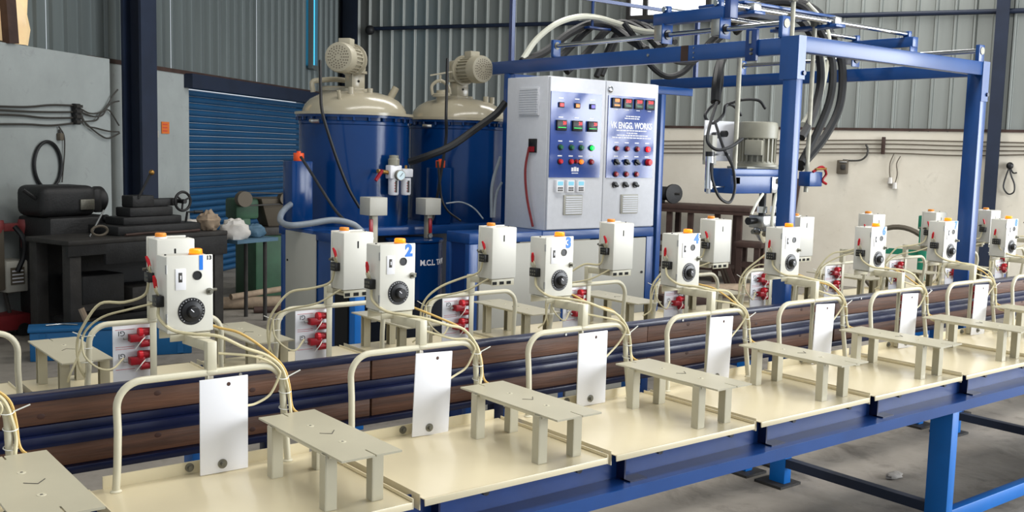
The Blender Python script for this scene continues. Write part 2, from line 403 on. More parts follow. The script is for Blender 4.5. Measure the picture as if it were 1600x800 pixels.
for i, pts in enumerate(lw2):
    tag(MB().tube(wall_path('l', pts, OFFW+0.03), 0.007, 6).build('loose_cable', 'cable_grey'), ['high slack', 'upper', 'middle sagging', 'crossing', 'lowest drooping'][i]+' dark cable strung between the wall clamp and the navy column', 'cable', 'slack cables beside the navy column')
a = on_left(119, 162, OFFW+.03); b = on_left(128, 195, OFFW+.03)
clamp = tag(MB().bar((a.x, a.y, a.z), (a.x, a.y, b.z), 0.07, 0.04, NL).build('cable_clamp', 'iron_black', bevel=0.006), 'dark vertical cable clamp on the white wall near the navy column', 'clamp')
for i in range(4):
    zc = a.z+(b.z-a.z)*(0.12+0.25*i); MB().bar((a.x+NL.x*.02, a.y+NL.y*.02, zc-.012), (a.x+NL.x*.02, a.y+NL.y*.02, zc+.012), 0.085, 0.03, NL).build('cable_saddle', 'iron_dark', clamp)
ctr = on_left(75, 258, OFFW+0.02); ringp = [ctr+EL*(0.17*math.cos(a))+Vector((0, 0, 0.19*math.sin(a))) for a in [2*PI*i/40 for i in range(41)]]
tag(MB().tube(ringp, 0.014, 8, caps=False).build('rubber_ring', 'black_rubber'), 'large black rubber ring hanging on the white wall above the machine', 'ring')
tag(MB().tube(wall_path('l', ((92, 198), (100, 212), (101, 235), (99, 262), (97, 285)), OFFW+.02), 0.006, 6).build('hanging_wire', 'cable_grey'), 'thin wire hanging down the white wall beside the black ring', 'wire')
s = on_left(94, 208, OFFW+.02); so = tag(MB().bar(s, s-Vector((0, 0, .06)), .05, .04, NL).build('lamp_socket', 'cable_wall', bevel=.008), 'small grey socket dangling from the wall wire above the ring', 'socket')
MB().cyl(s, s+Vector((0, 0, .03)), .012, n=8).build('cord_grip', 'cable_grey', so)
# orange notice and switch board right of the navy column
def wall_rect(name, px0, py0, px1, py1, side, off, th, m, bevel=0.0, parent=None):
    f = on_left if side == 'l' else on_right; e, n = (EL, NL) if side == 'l' else (ER, NR)
    a, b = f(px0, py0, off), f(px1, py1, off); t0, t1 = sorted(((a-K).dot(e), (b-K).dot(e))); q0, q1 = sorted((a.z, b.z))
    return wall_box(MB(), K, e, n, t0, t1, off, off+th, q0, q1).build(name, m, parent, bevel)
po = tag(wall_rect('notice', 252, 190, 264, 209, 'l', 0.004, .006, 'poster_orange'), 'small orange printed notice on the white wall beside the shutter', 'notice')
for i in range(3): wall_rect('print_mark', 254.5, 193.5+i*5, 261.5, 195.5+i*5, 'l', 0.0105, .001, 'red_ink', parent=po)
sb = tag(wall_rect('switch_board', 224, 203, 243, 215, 'l', 0.0, .04, 'pedestal_grey', .004), 'grey switch board on the white wall right of the navy column', 'switch board')
for i in range(4): wall_rect('switch', 226+i*4, 206, 228.6+i*4, 212, 'l', 0.04, .008, 'cable_wall', .002, sb)
MB().tube(wall_path('l', ((231, 203), (232, 210), (228, 218), (223, 224)), .06), .012, 6).build('board_cable', 'cable_grey', sb)

# ------------------------------------------------------------------ things on the back wall
rw = [((1030, 220.5), (1190, 220), (1380, 219), (1500, 221), (1640, 224)), ((1030, 227), (1200, 226), (1380, 225), (1500, 228), (1640, 229)), ((1030, 232), (1200, 233), (1380, 232.5), (1500, 235), (1640, 236)), ((1030, 239), (1200, 239), (1380, 239), (1500, 243), (1640, 241))]
for i, pts in enumerate(rw):
    tag(MB().tube(wall_path('r', pts, 0.02, 6), 0.008, 6).build('wall_cable', 'cable_wall'), ['topmost', 'second from top', 'third from top', 'lowest'][i]+' thin cable running along the cream back wall behind the gantry', 'cable', 'cables on the back wall')
cc = tag(wall_rect('cable_cleat', 1378.5, 214, 1382.5, 241, 'r', 0.015, .03, 'rust_dark', .004), 'rusty vertical cleat holding the cables on the back wall', 'cleat')
sw = tag(wall_rect('switch_box', 1310, 250, 1325, 272, 'r', 0.0, .09, 'cable_wall', .01), 'old grey switch box on the cream back wall between the gantry posts', 'switch box')
wall_rect('rocker', 1314, 257, 1321, 265, 'r', 0.09, .02, 'iron_dark', .006, sw); wall_rect('cover_lip', 1311.5, 252, 1323.5, 254.5, 'r', 0.09, .015, 'steel', .004, sw)
tag(MB().tube(wall_path('r', ((1317, 250), (1330, 251), (1345, 250), (1354, 243), (1356, 233), (1353, 226)), 0.03), 0.012, 6).build('supply_cable', 'cable_grey'), 'dark supply cable looping up from the wall switch box', 'cable')
for i, (pts, lab) in enumerate(((((1397, 240), (1391, 254), (1390, 268), (1391, 280)), 'shorter wire with a plug dangling from the back wall cables'), (((1407, 244), (1401, 256), (1402, 272), (1398, 288)), 'longer wire with a plug dangling from the back wall cables'))):
    dw = tag(MB().tube(wall_path('r', pts, 0.03), 0.006, 6).build('dangling_wire', 'cable_wall'), lab, 'wire', 'dangling wires on the back wall')
    q = on_right(*pts[-1], 0.03); MB().cyl(q+Vector((0, 0, .02)), q-Vector((0, 0, .05)), .022, .03, 8).build('plug', 'plastic_bag', dw)
ctr = on_right(1578, 288, 0.03)
loop = smooth([on_right(*p, 0.04) for p in ((1577, 262), (1572, 275), (1568, 292), (1575, 303), (1584, 300), (1585, 288), (1580, 274), (1578, 262), (1583, 270), (1589, 270))], 6)
hl = tag(MB().tube(loop, 0.009, 6).build('wire_coil', 'black_rubber'), 'coil of black wire hung on the back wall right of the gantry', 'coil')
q = on_right(1578, 259, .04); MB().ball(q, .04, n=8, m=6).build('wire_knot', 'black_rubber', hl)

# ================================================================== CONVEYOR FRAME
P = 0.65; YC = 0.413
cf = empty('conveyor_frame', (2.2, YC, 0), 'long blue steel conveyor frame with brown wooden rails carrying the two rows of cream carriages', 'conveyor')
XA, XB = -1.6, 6.9
for sgn in (1, -1):                                   # near and far side are alike
    def Y(y): return y if sgn > 0 else 2*YC - y
    def YB(mb, x0, x1, y0, y1, z0, z1): a, b = sorted((Y(y0), Y(y1))); return mb.box(x0, x1, a, b, z0, z1)
    YB(MB(), XA, XB, -0.442, -0.436, 0.566, 0.652).build('rail_web', 'blue_frame', cf)
    YB(MB(), XA, XB, -0.53, -0.436, 0.560, 0.566).build('rail_ledge', 'blue_frame', cf)
    YB(MB(), XA, XB, -0.536, -0.530, 0.530, 0.568).build('rail_lip', 'blue_paint', cf)
    YB(MB(), XA, XB, -0.07, -0.02, 0.575, 0.652).build('inner_rail', 'blue_frame', cf)
    if sgn > 0:
     for zz0, zz1, nm in ((0.833, 0.851, 'top_rail'), (0.626, 0.647, 'bottom_rail')):
        YB(MB(), XA, XB, 0.255, 0.305, zz0, zz1).build(nm, 'blue_navy', cf, bevel=0.0015)
     YB(MB(), XA, XB, 0.245, 0.305, 0.712, 0.742).build('middle_rail', 'blue_navy', cf, bevel=0.0015)
     YB(MB(), XA, XB, 0.268, 0.305, 0.742, 0.766).build('middle_rail_flange', 'blue_navy', cf, bevel=0.0015)
     for (zz0, zz1, st) in ((0.767, 0.832, -0.6), (0.648, 0.711, -0.6)):
        x = st-1.28; k = 0
        while x < XB-0.1:
            pl = YB(MB(), x+0.0025, x+1.2575, 0.272+0.003*(k % 2), 0.298, zz0, zz1).build('plank', 'wood_plank', cf, bevel=0.002)
            for q in range(3):
                kx = x+0.15+0.4*q+0.13*math.sin(7*x+q); kz = (zz0+zz1)/2+0.02*math.sin(11*x+3*q); yy = Y(0.2755)
                MB().ball((kx, yy-0.0*sgn, kz), 0.012, 0.0012, 0.008, 10, 6).build('wood_knot', 'wood_knot', pl)
            x += 1.26; k += 1
    if sgn > 0:
        for xg in (-0.59, 0.27, 1.13):
            YB(MB(), xg, xg+0.045, 0.262, 0.30, 0.012, 0.628).build('guard_post', 'blue_navy', cf, bevel=0.002); YB(MB(), xg-0.04, xg+0.085, 0.22, 0.34, 0.0, 0.012).build('foot_plate', 'iron_dark', cf)  # posts coloured navy in place of the shade under the guard
    x = 0.19 if sgn > 0 else 9
    while x < 6.5:
        MB().cyl((x, Y(0.258), 0.842), (x, Y(0.252), 0.842), 0.005, n=8).build('rivet', 'steel', cf); x += 0.63
    for i, xf in enumerate((-1.1, 0.42, 2.82, 4.35, 5.88)):
        YB(MB(), xf, xf+0.05, -0.518, -0.424, 0.012, 0.56).build('leg', 'blue_leg', cf, bevel=0.003)
        YB(MB(), xf-0.05, xf+0.1, -0.55, -0.39, 0.0, 0.012).build('foot_plate', 'iron_dark', cf)
        if xf > 2:
            YB(MB(), xf, xf+0.05, 0.26, 0.345, 0.012, 0.63).build('leg', 'blue_leg', cf, bevel=0.003)
            YB(MB(), xf-0.05, xf+0.1, 0.24, 0.39, 0.0, 0.012).build('foot_plate', 'iron_dark', cf)
        YB(MB(), xf+0.005, xf+0.045, -0.424, 0.26, 0.09, 0.13).build('cross_brace', 'column_navy', cf)
        YB(MB(), xf, xf+0.05, -0.436, 0.26, 0.51, 0.56).build('cross_member', 'blue_frame', cf)
    xs = [-1.1, 0.42, 2.82, 4.35, 5.88]
    for a, b in zip(xs[2:-1], xs[3:]): YB(MB(), a+0.05, b, -0.51, -0.47, 0.05, 0.11).build('stringer', 'blue_leg', cf, bevel=0.003)
    x = -0.9
    while x < 6.6:                                     # stiffeners and angle clips on the outer web
        YB(MB(), x, x+0.006, -0.475, -0.442, 0.566, 0.645).build('stiffener', 'blue_navy', cf)
        YB(MB(), x, x+0.07, -0.500, -0.460, 0.566, 0.570).build('clip', 'blue_navy', cf); x += 0.65
    x = -0.75
    while x < 6.6:
        MB().cyl((x, Y(-0.445), 0.628), (x, Y(-0.475), 0.628), 0.011, n=8).build('roller_pin', 'iron_black', cf); x += 0.1625*2
for xf in (-1.1, 0.42, 2.82, 4.35, 5.88):
    B(xf, xf+0.05, 0.345, 2*YC-0.345, 0.09, 0.13).build('cross_brace', 'column_navy', cf)
relocate(cf)

# ================================================================== CARRIAGES
def make_carriage(far):
    root = empty('mould_carriage', (0, 0, 0), 'x', 'carriage')
    # tray
    tray = MB().box(-0.306, 0.308, -0.495, 0.012, 0.652, 0.655).box(-0.306, 0.308, -0.498, -0.495, 0.637, 0.655).build('tray', 'cream', root, bevel=0.0012)
    B(-0.309, -0.306, -0.478, 0.0, 0.622, 0.663).build('side_flange', 'cream', tray)
    B(0.308, 0.311, -0.498, 0.0, 0.637, 0.664).build('side_lip', 'cream', tray)
    B(-0.272, 0.288, 0.008, 0.012, 0.655, 0.686).build('back_lip', 'cream', tray)
    bl = MB().cyl((-0.055, 0.008, 0.672), (-0.055, 0.004, 0.672), 0.0115, n=16).cyl((-0.055, 0.004, 0.672), (-0.055, -0.002, 0.672), 0.006, n=6).build('bolt', 'bolt_steel', tray)
    # hoop of bent pipe
    pts = [(-0.252, -0.03, 0.655), (-0.246, -0.024, 0.72), (-0.240, -0.012, 0.80)]
    pts += arc((-0.178, -0.006, 0.858), PI, PI/2, 0.062, (1, 0, 0), (0, 0, 1)) + arc((0.140, -0.006, 0.860), PI/2, 0, 0.060, (1, 0, 0), (0, 0, 1))
    pts += [(0.201, -0.010, 0.80), (0.203, -0.022, 0.72), (0.204, -0.03, 0.655)]
    hp = MB().tube(pts, 0.0095, 10).build('hoop', 'cream_tube', root)
    MB().ball((-0.252, -0.03, 0.656), 0.015, 0.013, 0.006, 10, 6).build('weld', 'cream_tube', hp); MB().ball((0.204, -0.03, 0.656), 0.015, 0.013, 0.006, 10, 6).build('weld', 'cream_tube', hp)
    # post and arm of square tube
    MB().box(-0.012, 0.010, 0.0035, 0.0075, 0.66, 0.915).box(-0.012, -0.008, -0.012, 0.0035, 0.66, 0.915).build('lower_post', 'cream_tube', root, bevel=0.001)
    po = MB().box(-0.013, 0.013, -0.014, 0.012, 0.925, 1.002).build('post', 'cream_tube', root, bevel=0.003)
    B(-0.016, 0.014, -0.017, 0.006, 0.917, 0.927).build('weld', 'cream_tube', po, bevel=0.004)
    mx = Matrix.Translation((0, 0.012, 0.988)) @ Matrix.Rotation(0.10, 4, 'Z')
    ar = MB().box(-0.013, 0.013, 0, 0.125, -0.014, 0.014, mx).build('support_arm', 'cream_tube', root, bevel=0.003)
    # mounting channel below the box
    ch = MB().box(-0.062, 0.048, 0.120, 0.205, 1.002, 1.006).box(-0.062, 0.048, 0.203, 0.206, 0.980, 1.006).box(-0.062, 0.048, 0.120, 0.123, 0.984, 1.006).build('mounting_channel', 'cream_tube', root, bevel=0.001)
    for hx in (-0.045, -0.01, 0.025): B(hx, hx+0.02, 0.2055, 0.2075, 0.985, 0.997).build('slot', 'dark_hole', ch)
    # control box
    bx = MB().box(-0.066, 0.054, 0.128, 0.212, 1.008, 1.210).build('control_box', 'box_paint', root, bevel=0.004)
    B(-0.069, 0.057, 0.122, 0.128, 1.006, 1.213).build('door', 'box_paint', bx, bevel=0.002)
    B(-0.006, 0.000, 0.2115, 0.2125, 1.155, 1.180).build('key_slot', 'dark_hole', bx, bevel=0.002)
    lamp = MB().cyl((0.024, 0.160, 1.210), (0.024, 0.160, 1.214), 0.019, n=16).build('lamp_base', 'white_ink' if far else 'amber_dim', bx)
    MB().lathe([(0.0165, 0), (0.0175, 0.002), (0.0170, 0.010), (0.0150, 0.012), (0, 0.0122)], 20, (0.024, 0.160, 1.214)).build('lamp', 'amber_dim' if far else 'amber', bx)
    MB().cyl((-0.055, 0.170, 1.21), (-0.055, 0.170, 1.213), 0.003, n=8).build('screw', 'iron_black', bx)
    # dial with ticks and pointer knob
    cx, cz, yd = -0.003, 1.062, 0.122
    dl = MB().lathe([(0, 0.002), (0.0365, 0.002), (0.037, 0.001), (0.037, 0)], 36, (cx, yd, cz), (0, -1, 0)).build('dial', 'black_plastic', bx)
    MB().lathe([(0.029, 0), (0.028, 0.004), (0.017, 0.006), (0.0155, 0.019), (0.013, 0.021), (0, 0.021)], 28, (cx, yd-0.002, cz), (0, -1, 0)).build('knob', 'black_plastic', bx)
    tk = MB()
    for i in range(21):
        a = math.radians(-50+i*14); c, s_ = math.cos(a), math.sin(a); l0 = 0.0318 if i % 2 else 0.0306
        mt = Matrix(((c, -s_, 0, cx), (0, 0, -1, yd-0.0018), (s_, c, 0, cz), (0, 0, 0, 1)))
        tk.box(l0, 0.0340, -0.0005, 0.0005, 0, 0.0006, mt)
    tk.build('tick_ring', 'white_ink', bx, kind='stuff')
    a = 2.4; mt = Matrix(((math.cos(a), -math.sin(a), 0, cx), (0, 0, -1, yd-0.0225), (math.sin(a), math.cos(a), 0, cz), (0, 0, 0, 1)))
    MB().box(0.002, 0.013, -0.001, 0.001, 0, 0.0008, mt).build('pointer', 'white_ink', bx)
    # switch plate, indicator hole, latch, hinges
    B(-0.046, -0.018, 0.1195, 0.122, 1.121, 1.178).build('switch_plate', 'panel_white', bx, bevel=0.001)
    B(-0.038, -0.028, 0.1185, 0.1197, 1.142, 1.168).build('rocker', 'cable_grey', bx, bevel=0.0005)
    B(-0.0345, -0.0315, 0.117, 0.1187, 1.150, 1.160).build('switch_lever', 'white_ink', bx)
    MB().lathe([(0.0125, 0), (0.0125, 0.002), (0.010, 0.002), (0.009, 0.0005), (0, 0.0005)], 20, (0.0135, yd, 1.158), (0, -1, 0)).build('indicator_hole', 'black_plastic', bx)
    MB().cyl((0.047, yd, 1.113), (0.047, yd-0.004, 1.113), 0.0095, n=14).cyl((0.047, yd-0.004, 1.113), (0.047, yd-0.016, 1.113), 0.0045, n=10).build('latch', 'bolt_steel', bx)
    MB().cyl((0.054, 0.15, 1.113), (0.066, 0.15, 1.113), 0.0075, n=6).cyl((0.066, 0.15, 1.113), (0.078, 0.15, 1.113), 0.004, n=8).build('latch_nut', 'bolt_steel', bx)
    for zh in (1.035, 1.165): MB().cyl((-0.0685, 0.125, zh), (-0.0685, 0.125, zh+0.024), 0.0032, n=8).build('hinge', 'steel', bx)
    # terminal block and red taped lead on the side the camera sees
    sx = 1 if far else -1; xf = 0.054 if far else -0.066
    def XB(x0, x1, y0, y1, z0, z1): a, b = sorted((xf+sx*x0, xf+sx*x1)); return B(a, b, y0, y1, z0, z1)
    tb = XB(0.0, 0.020, 0.150, 0.188, 1.074, 1.104).build('terminal_block', 'black_plastic', bx, bevel=0.002)
    for i in range(6): y = 0.155+0.011*(i % 3); z = 1.080+0.012*(i//3); XB(0.020, 0.0207, y, y+0.006, z, z+0.006).build('terminal_screw', 'bolt_steel', bx)
    p0 = Vector((xf+sx*0.008, 0.176, 1.104))
    for i, dy in enumerate((0, 0.008, -0.008)):
        MB().tube(smooth([p0+Vector((0, dy, 0)), p0+Vector((sx*0.006, dy*1.2, 0.014)), p0+Vector((sx*0.004, 0.004+dy*.3, 0.026))], 4), 0.0016, 6).build('lead', 'cable_cream', bx)
    MB().tube([p0+Vector((sx*0.004, 0.004, 0.020)), p0+Vector((sx*0.008, 0.0, 0.040)), p0+Vector((sx*0.012, -0.004, 0.052))], [0.0050, 0.0058, 0.0035], 8).build('taped_lead', 'red_bright', bx)
    # white test panel with hole, bolt; sockets and print on its rear
    ps = 0.030 if far else 0.0
    pn = B(-0.040+ps, 0.090+ps, -0.030, -0.026, 0.656, 0.907).build('panel', 'panel_white', root, bevel=0.0008)
    MB().lathe([(0, 0.001), (0.0045, 0.001), (0.0055, 0)], 14, (0.037+ps, -0.030, 0.889), (0, -1, 0)).build('panel_hole', 'wood_knot', pn)
    MB().cyl((0.019, -0.030, 0.679), (0.019, -0.0325, 0.679), 0.0125, n=18).cyl((0.019, -0.0325, 0.679), (0.019, -0.040, 0.679), 0.006, n=6).build('bolt', 'bolt_steel', pn)
    yr = -0.026
    ox = 0.038 if far else 0.034
    for i, zc in enumerate((0.868, 0.792)):
        sk = MB().box(ox-0.012, ox+0.034, yr, yr+0.030, zc-0.014, zc+0.010).cyl((ox-0.006, yr+0.016, zc+0.016), (ox-0.038, yr+0.016, zc+0.016), 0.014, 0.013, 14).build('socket', 'red_plastic', root, bevel=0.001)
        MB().cyl((ox, yr+0.02, zc-0.022), (ox-0.034, yr+0.02, zc-0.022), 0.013, 0.012, 14).build('socket_cap', 'red_plastic', sk)
        MB().cyl((ox+0.006, yr+0.02, zc+0.016), (ox-0.006, yr+0.02, zc+0.016), 0.0155, n=14).build('collar', 'red_bright', sk)
        MB().tube(smooth([(0.02, yr+.02, zc), (0.045, yr+.05, zc-.01), (0.06, yr+.04, zc-.035)], 4), 0.0018, 6).build('lead', 'cable_white', sk)
        MB().cyl((ox+0.04, yr+0.014, zc-0.002), (ox+0.052, yr+0.014, zc-0.002), 0.004, n=8).build('terminal', 'steel', sk)
        mt = Matrix(((1, 0, 0, 0.062+ps), (0, 0, 1, yr+0.0006), (0, -1, 0, zc+0.014), (0, 0, 0, 1)))
        text('panel_print', 'GI', 0.024, 'black_ink', mt, pn, extr=0.0002)
    for i, zc in enumerate((0.893, 0.835, 0.828, 0.76)): B(ps+0.02, ps+0.082, yr, yr+0.0005, zc, zc+0.0014).build('print_line', 'red_ink', pn)
    # little mould table
    tbm = MB(); zt = 0.795
    x0, x1, y0, y1 = 0.108, 0.270, -0.508, -0.056
    poly = [(x0, y0), (x0+0.088, y0), (x0+0.088, y0+0.05), (x0+0.092, y0+0.05), (x0+0.092, y0), (x1, y0), (x1, y1), (x0+0.072, y1), (x0+0.072, y1-0.03), (x0+0.068, y1-0.03), (x0+0.068, y1), (x0, y1)]
    tp = MB().prism(poly, Matrix.Translation((0, 0, zt-0.005)), 0.005).build('table_top', 'cream_table', root)
    for lx in (0.119, 0.246):
        for ly in (-0.135, -0.424):
            fx = 1
            MB().box(lx-0.015, lx+0.015, ly-0.014, ly-0.0115, 0.655, zt-0.005).box(lx-0.015*fx-0.00125, lx-0.015*fx+0.00125, ly-0.014, ly+0.014, 0.655, zt-0.005).box(lx-0.015, lx+0.015, ly+0.0115, ly+0.014, 0.655, zt-0.005).build('leg', 'cream_table', root)
    for lx in (0.116, 0.249): B(lx-0.004, lx+0.004, -0.44, -0.12, zt-0.013, zt-0.005).build('bearer', 'cream_tube', root)
    for hy, rr in ((-0.20, 0.006), (-0.37, 0.006)):
        MB().lathe([(0.0, 0.0006), (rr*0.55, 0.0006), (rr*0.6, 0.001), (rr*1.5, 0.001), (rr*1.6, 0)], 16, (0.185, hy, zt), (0, 0, 1)).build('locating_hole', 'cream_tube', tp)
        MB().lathe([(0, 0.0012), (rr*0.5, 0.0012), (rr*0.55, 0)], 12, (0.185, hy, zt), (0, 0, 1)).build('hole', 'cable_grey', tp)
    MB().bar((0.196, -0.296, zt+0.0006), (0.172, -0.276, zt+0.0006), 0.0018, 0.0008).build('scribed_mark', 'cable_grey', tp); MB().bar((0.196, -0.296, zt+0.0006), (0.216, -0.270, zt+0.0006), 0.0018, 0.0008).build('scribed_mark', 'cable_grey', tp)
    return root
def carriage_cables(root, far, j):
    R = lambda s=1.0: random.uniform(-1, 1)*s*j
    s = 1 if far else -1; xf = 0.064 if far else -0.076
    if not far:
        A = [(xf, .165, 1.076), (xf-.004, .150, 1.045), (-.060, .108, 1.018), (-.022, .060, 1.012+R(.004)), (.030, .018, 1.004+R(.006)), (.095, .0, .982+R(.012)), (.150, -.006, .955+R(.01)), (.190, -.016, .915), (.206, -.022, .866), (.214, -.020, .82), (.205+R(.02), -.05, .775), (.23, -.10, .765)]
        Bc = [(.050, .19, 1.022), (.078, .14, 1.008), (.115, .08, .985+R(.015)), (.165, .03, .955+R(.012)), (.205, .002, .910), (.216, -.014, .86), (.222, -.02, .80), (.240+R(.02), -.05, .78)]
        Cc = [(.088, -.02, .812+R(.01)), (.120, -.012, .822), (.160, -.012, .850+R(.01)), (.182, -.018, .885), (.184, -.02, .905), (.160, -.014, .930), (.110, -.004, .944+R(.01)), (.030, .02, .962)]
    else:
        A = [(xf, .165, 1.076), (xf+.010, .150, 1.030), (.120, .10, 1.022+R(.02)), (.180, .05, .985+R(.015)), (.222, .015, .925), (.236, -.006, .87), (.232, -.01, .80), (.21, -.02, .75)]
        Bc = [(.05, .19, 1.01), (.11, .13, .975+R(.02)), (.175, .06, .945+R(.015)), (.216, .012, .905), (.228, -.006, .84), (.245+R(.02), -.01, .77), (.26, -.03, .74)]
        Cc = [(.088, -.02, .80), (.13, -.0, .775+R(.01)), (.18, .02, .785), (.222, .02, .83), (.226, .012, .89)]
    MB().tube(smooth(A, 5), 0.0045, 7).build('cable', 'cable_cream', root)
    MB().tube(smooth(Bc, 5), 0.0036, 7).build('cable', 'cable_cream' if far else 'cable_yellow', root)
    MB().tube(smooth(Cc, 5), 0.0034, 7).build('cable', 'cable_cream', root)
    for zt_, tail in ((0.885, 1), (0.845, 0), (0.80, 0)):
        xq = 0.196 if zt_ > .86 else 0.204
        mb = MB().tube([Vector((xq, -.012, zt_))+Vector((0.0165*math.cos(a), 0.0145*math.sin(a), 0.003*math.sin(a))) for a in [2*PI*i/14 for i in range(15)]], 0.0014, 5, caps=False)
        tie = mb.build('cable_tie', 'cable_white', root)
        if tail: MB().bar((xq+.015, -.015, zt_), (xq+.05, -.02, zt_+.018+R(.006)), .0012, .003).build('tie_tail', 'cable_white', tie)
near0 = make_carriage(False); far0 = make_carriage(True)
near_used = far_used = False
nlab = {0: 'cream carriage cut off by the left edge of the picture, nearest to the camera', 1: 'cream carriage whose control box bears a blue figure one, nearest whole carriage', 2: 'cream carriage with a blue figure two on its box, in front of the lettered drum', 3: 'cream carriage with a blue figure three on its box, in front of the grey pedestal', 4: 'cream carriage with a blue figure four on its box, right of the control cabinet',
        5: 'cream carriage without a number on its box, in front of the near gantry post', 6: 'cream carriage with a blue figure six on its box, midway between the gantry posts', 7: 'cream carriage with a faint blue figure seven, left of the far gantry post', 8: 'cream carriage with a blue figure eight on its box at the right edge'}
JIT = {1: (.0, 0, .0), 2: (0.003, 0, .006), 3: (0, 0, .006), 4: (-.010, 0, -.003), 5: (.004, 0, .004), 6: (-.006, 0, -.012), 7: (0, 0, -.001), 8: (.015, 0, -.004)}
for n in range(0, 9):
    o = near0 if not near_used else copy_tree(near0)
    near_used = True
    o.location = ((n-1)*P - (0.035 if n == 0 else 0), 0, 0)
    o['label'] = nlab[n]; o['group'] = 'near row of carriages'
    dx, dy, dz = JIT.get(n, (0, 0, 0))
    for c in o.children:
        if c.name.startswith(('control_box', 'mounting_channel')): c.location = (-dx, 0, dz)
        if c.name.startswith('panel') and n in (2, 4, 5, 6, 7):           # hand-hung panels lean a little
            c.rotation_euler = (0, math.radians(2.6 if n > 4 else 2.2), 0); c.location = (-0.035+0.002*n, -0.001, 0.0)
for i, o in enumerate([x for x in bpy.data.objects if x.name.startswith('mould_carriage') and x.get('group') == 'near row of carriages']):
    carriage_cables(o, False, 1.0)
    n = round(o.location.x/P)+1
    bx = [c for c in o.children if c.name.startswith('control_box')][0]
    if n in (1, 2, 3, 4, 6, 7, 8):
        text('number_decal', str(n), 0.050, 'number_blue', frame_y(0.033 if n > 1 else 0.024, 0.1214, 1.190), bx, bold=0.0026, sx=1.0)
    if n == 1: text('pen_mark', '13', 0.015, 'black_ink', frame_y(0.046, 0.1217, 1.204), bx, bold=0.0006)
    if n == 4: text('pen_mark', '2', 0.016, 'black_ink', frame_y(0.053, 0.1217, 1.200), bx, bold=0.0006)
order = ['first', 'second', 'third', 'fourth', 'fifth', 'sixth', 'seventh', 'eighth', 'ninth']
fl = {0: 'cream carriage of the far row just peeping in at the left edge', 1: 'far-row carriage seen directly behind the box with the blue figure one', 2: 'far-row carriage in front of the blue tank platform with its grey side panel', 3: 'far-row carriage right of the lettered drum, at the left end of the grey pedestal', 4: 'far-row carriage below the two doors of the control cabinet',
      5: 'far-row carriage just right of the control cabinet, before the rusty table', 6: 'far-row carriage just right of the near gantry post', 7: 'far-row carriage directly behind the box with the blue figure six', 8: 'far-row carriage left of the far gantry post, behind the faint blue seven', 9: 'far-row carriage just right of the far gantry post', 10: 'last far-row carriage in view at the right edge of the picture'}
X0B = 0.128
for n in range(0, 11):
    o = far0 if not far_used else copy_tree(far0); far_used = True
    o.location = (X0B+(n-1)*P, 2*YC, 0); o.rotation_euler = (0, 0, PI); o['label'] = fl[n]; o['group'] = 'far row of carriages'
for o in [x for x in bpy.data.objects if x.name.startswith('mould_carriage') and x.get('group') == 'far row of carriages']: carriage_cables(o, True, 1.0)

# ================================================================== GANTRY
gx0, gx1, gy0, gy1 = 3.05, 4.80, 0.48, 3.15
gf = empty('gantry_frame', (3.9, 0.6, 0), 'tall blue square-tube gantry standing over the far row of carriages', 'gantry')
B(gx0, gx0+0.05, gy0, gy0+0.08, 0.012, 2.08).build('post', 'blue_paint', gf, bevel=0.004)
B(gx1-0.02, gx1+0.05, gy0, gy0+0.09, 0.012, 2.085).build('post', 'blue_paint', gf, bevel=0.004)
for x in (gx0, gx1): B(x-0.05, x+0.1, gy0-0.02, gy0+0.13, 0, 0.012).build('foot_plate', 'iron_dark', gf)
B(gx0, gx0+0.05, gy0+0.08, gy1, 2.0, 2.08).build('cross_beam', 'blue_paint', gf, bevel=0.004)
B(gx1, gx1+0.05, gy0+0.09, gy1, 2.005, 2.085).build('cross_beam', 'blue_paint', gf, bevel=0.004)
B(gx0+0.05, gx1-0.02, gy0, gy0+0.05, 2.008, 2.085).build('front_beam', 'blue_paint', gf, bevel=0.004)
B(gx0+0.05, gx1, 2.70, 2.75, 1.945, 2.0).build('rear_beam', 'blue_paint', gf, bevel=0.004)
B(gx0-0.003, gx0+0.003, gy0-0.003, gy0+0.10, 1.88, 2.083).build('gusset', 'blue_paint', gf)
B(gx0-0.002, gx0+0.056, gy0-0.004, gy0-0.0005, 1.88, 2.084).build('gusset', 'blue_paint', gf)
B(gx1-0.022, gx1+0.053, gy0-0.004, gy0-0.0005, 1.86, 2.088).build('gusset', 'blue_paint', gf)
for (x, z) in ((gx0+0.045, 1.91), (gx1+0.04, 1.90)): MB().cyl((x, gy0-0.004, z), (x, gy0-0.012, z), 0.012, n=6).build('bolt', 'blue_navy', gf)
for x, yy, zz in ((gx0, 2.70, 1.036), (gx1, 3.02, 0.012)): B(x, x+0.05, yy, yy+0.05, zz, 2.0).build('post', 'blue_paint', gf, bevel=0.004)
for x, yy in ((gx1, 3.02),): B(x-0.03, x+0.08, yy-0.03, yy+0.08, 0, 0.012).build('foot_plate', 'iron_dark', gf)
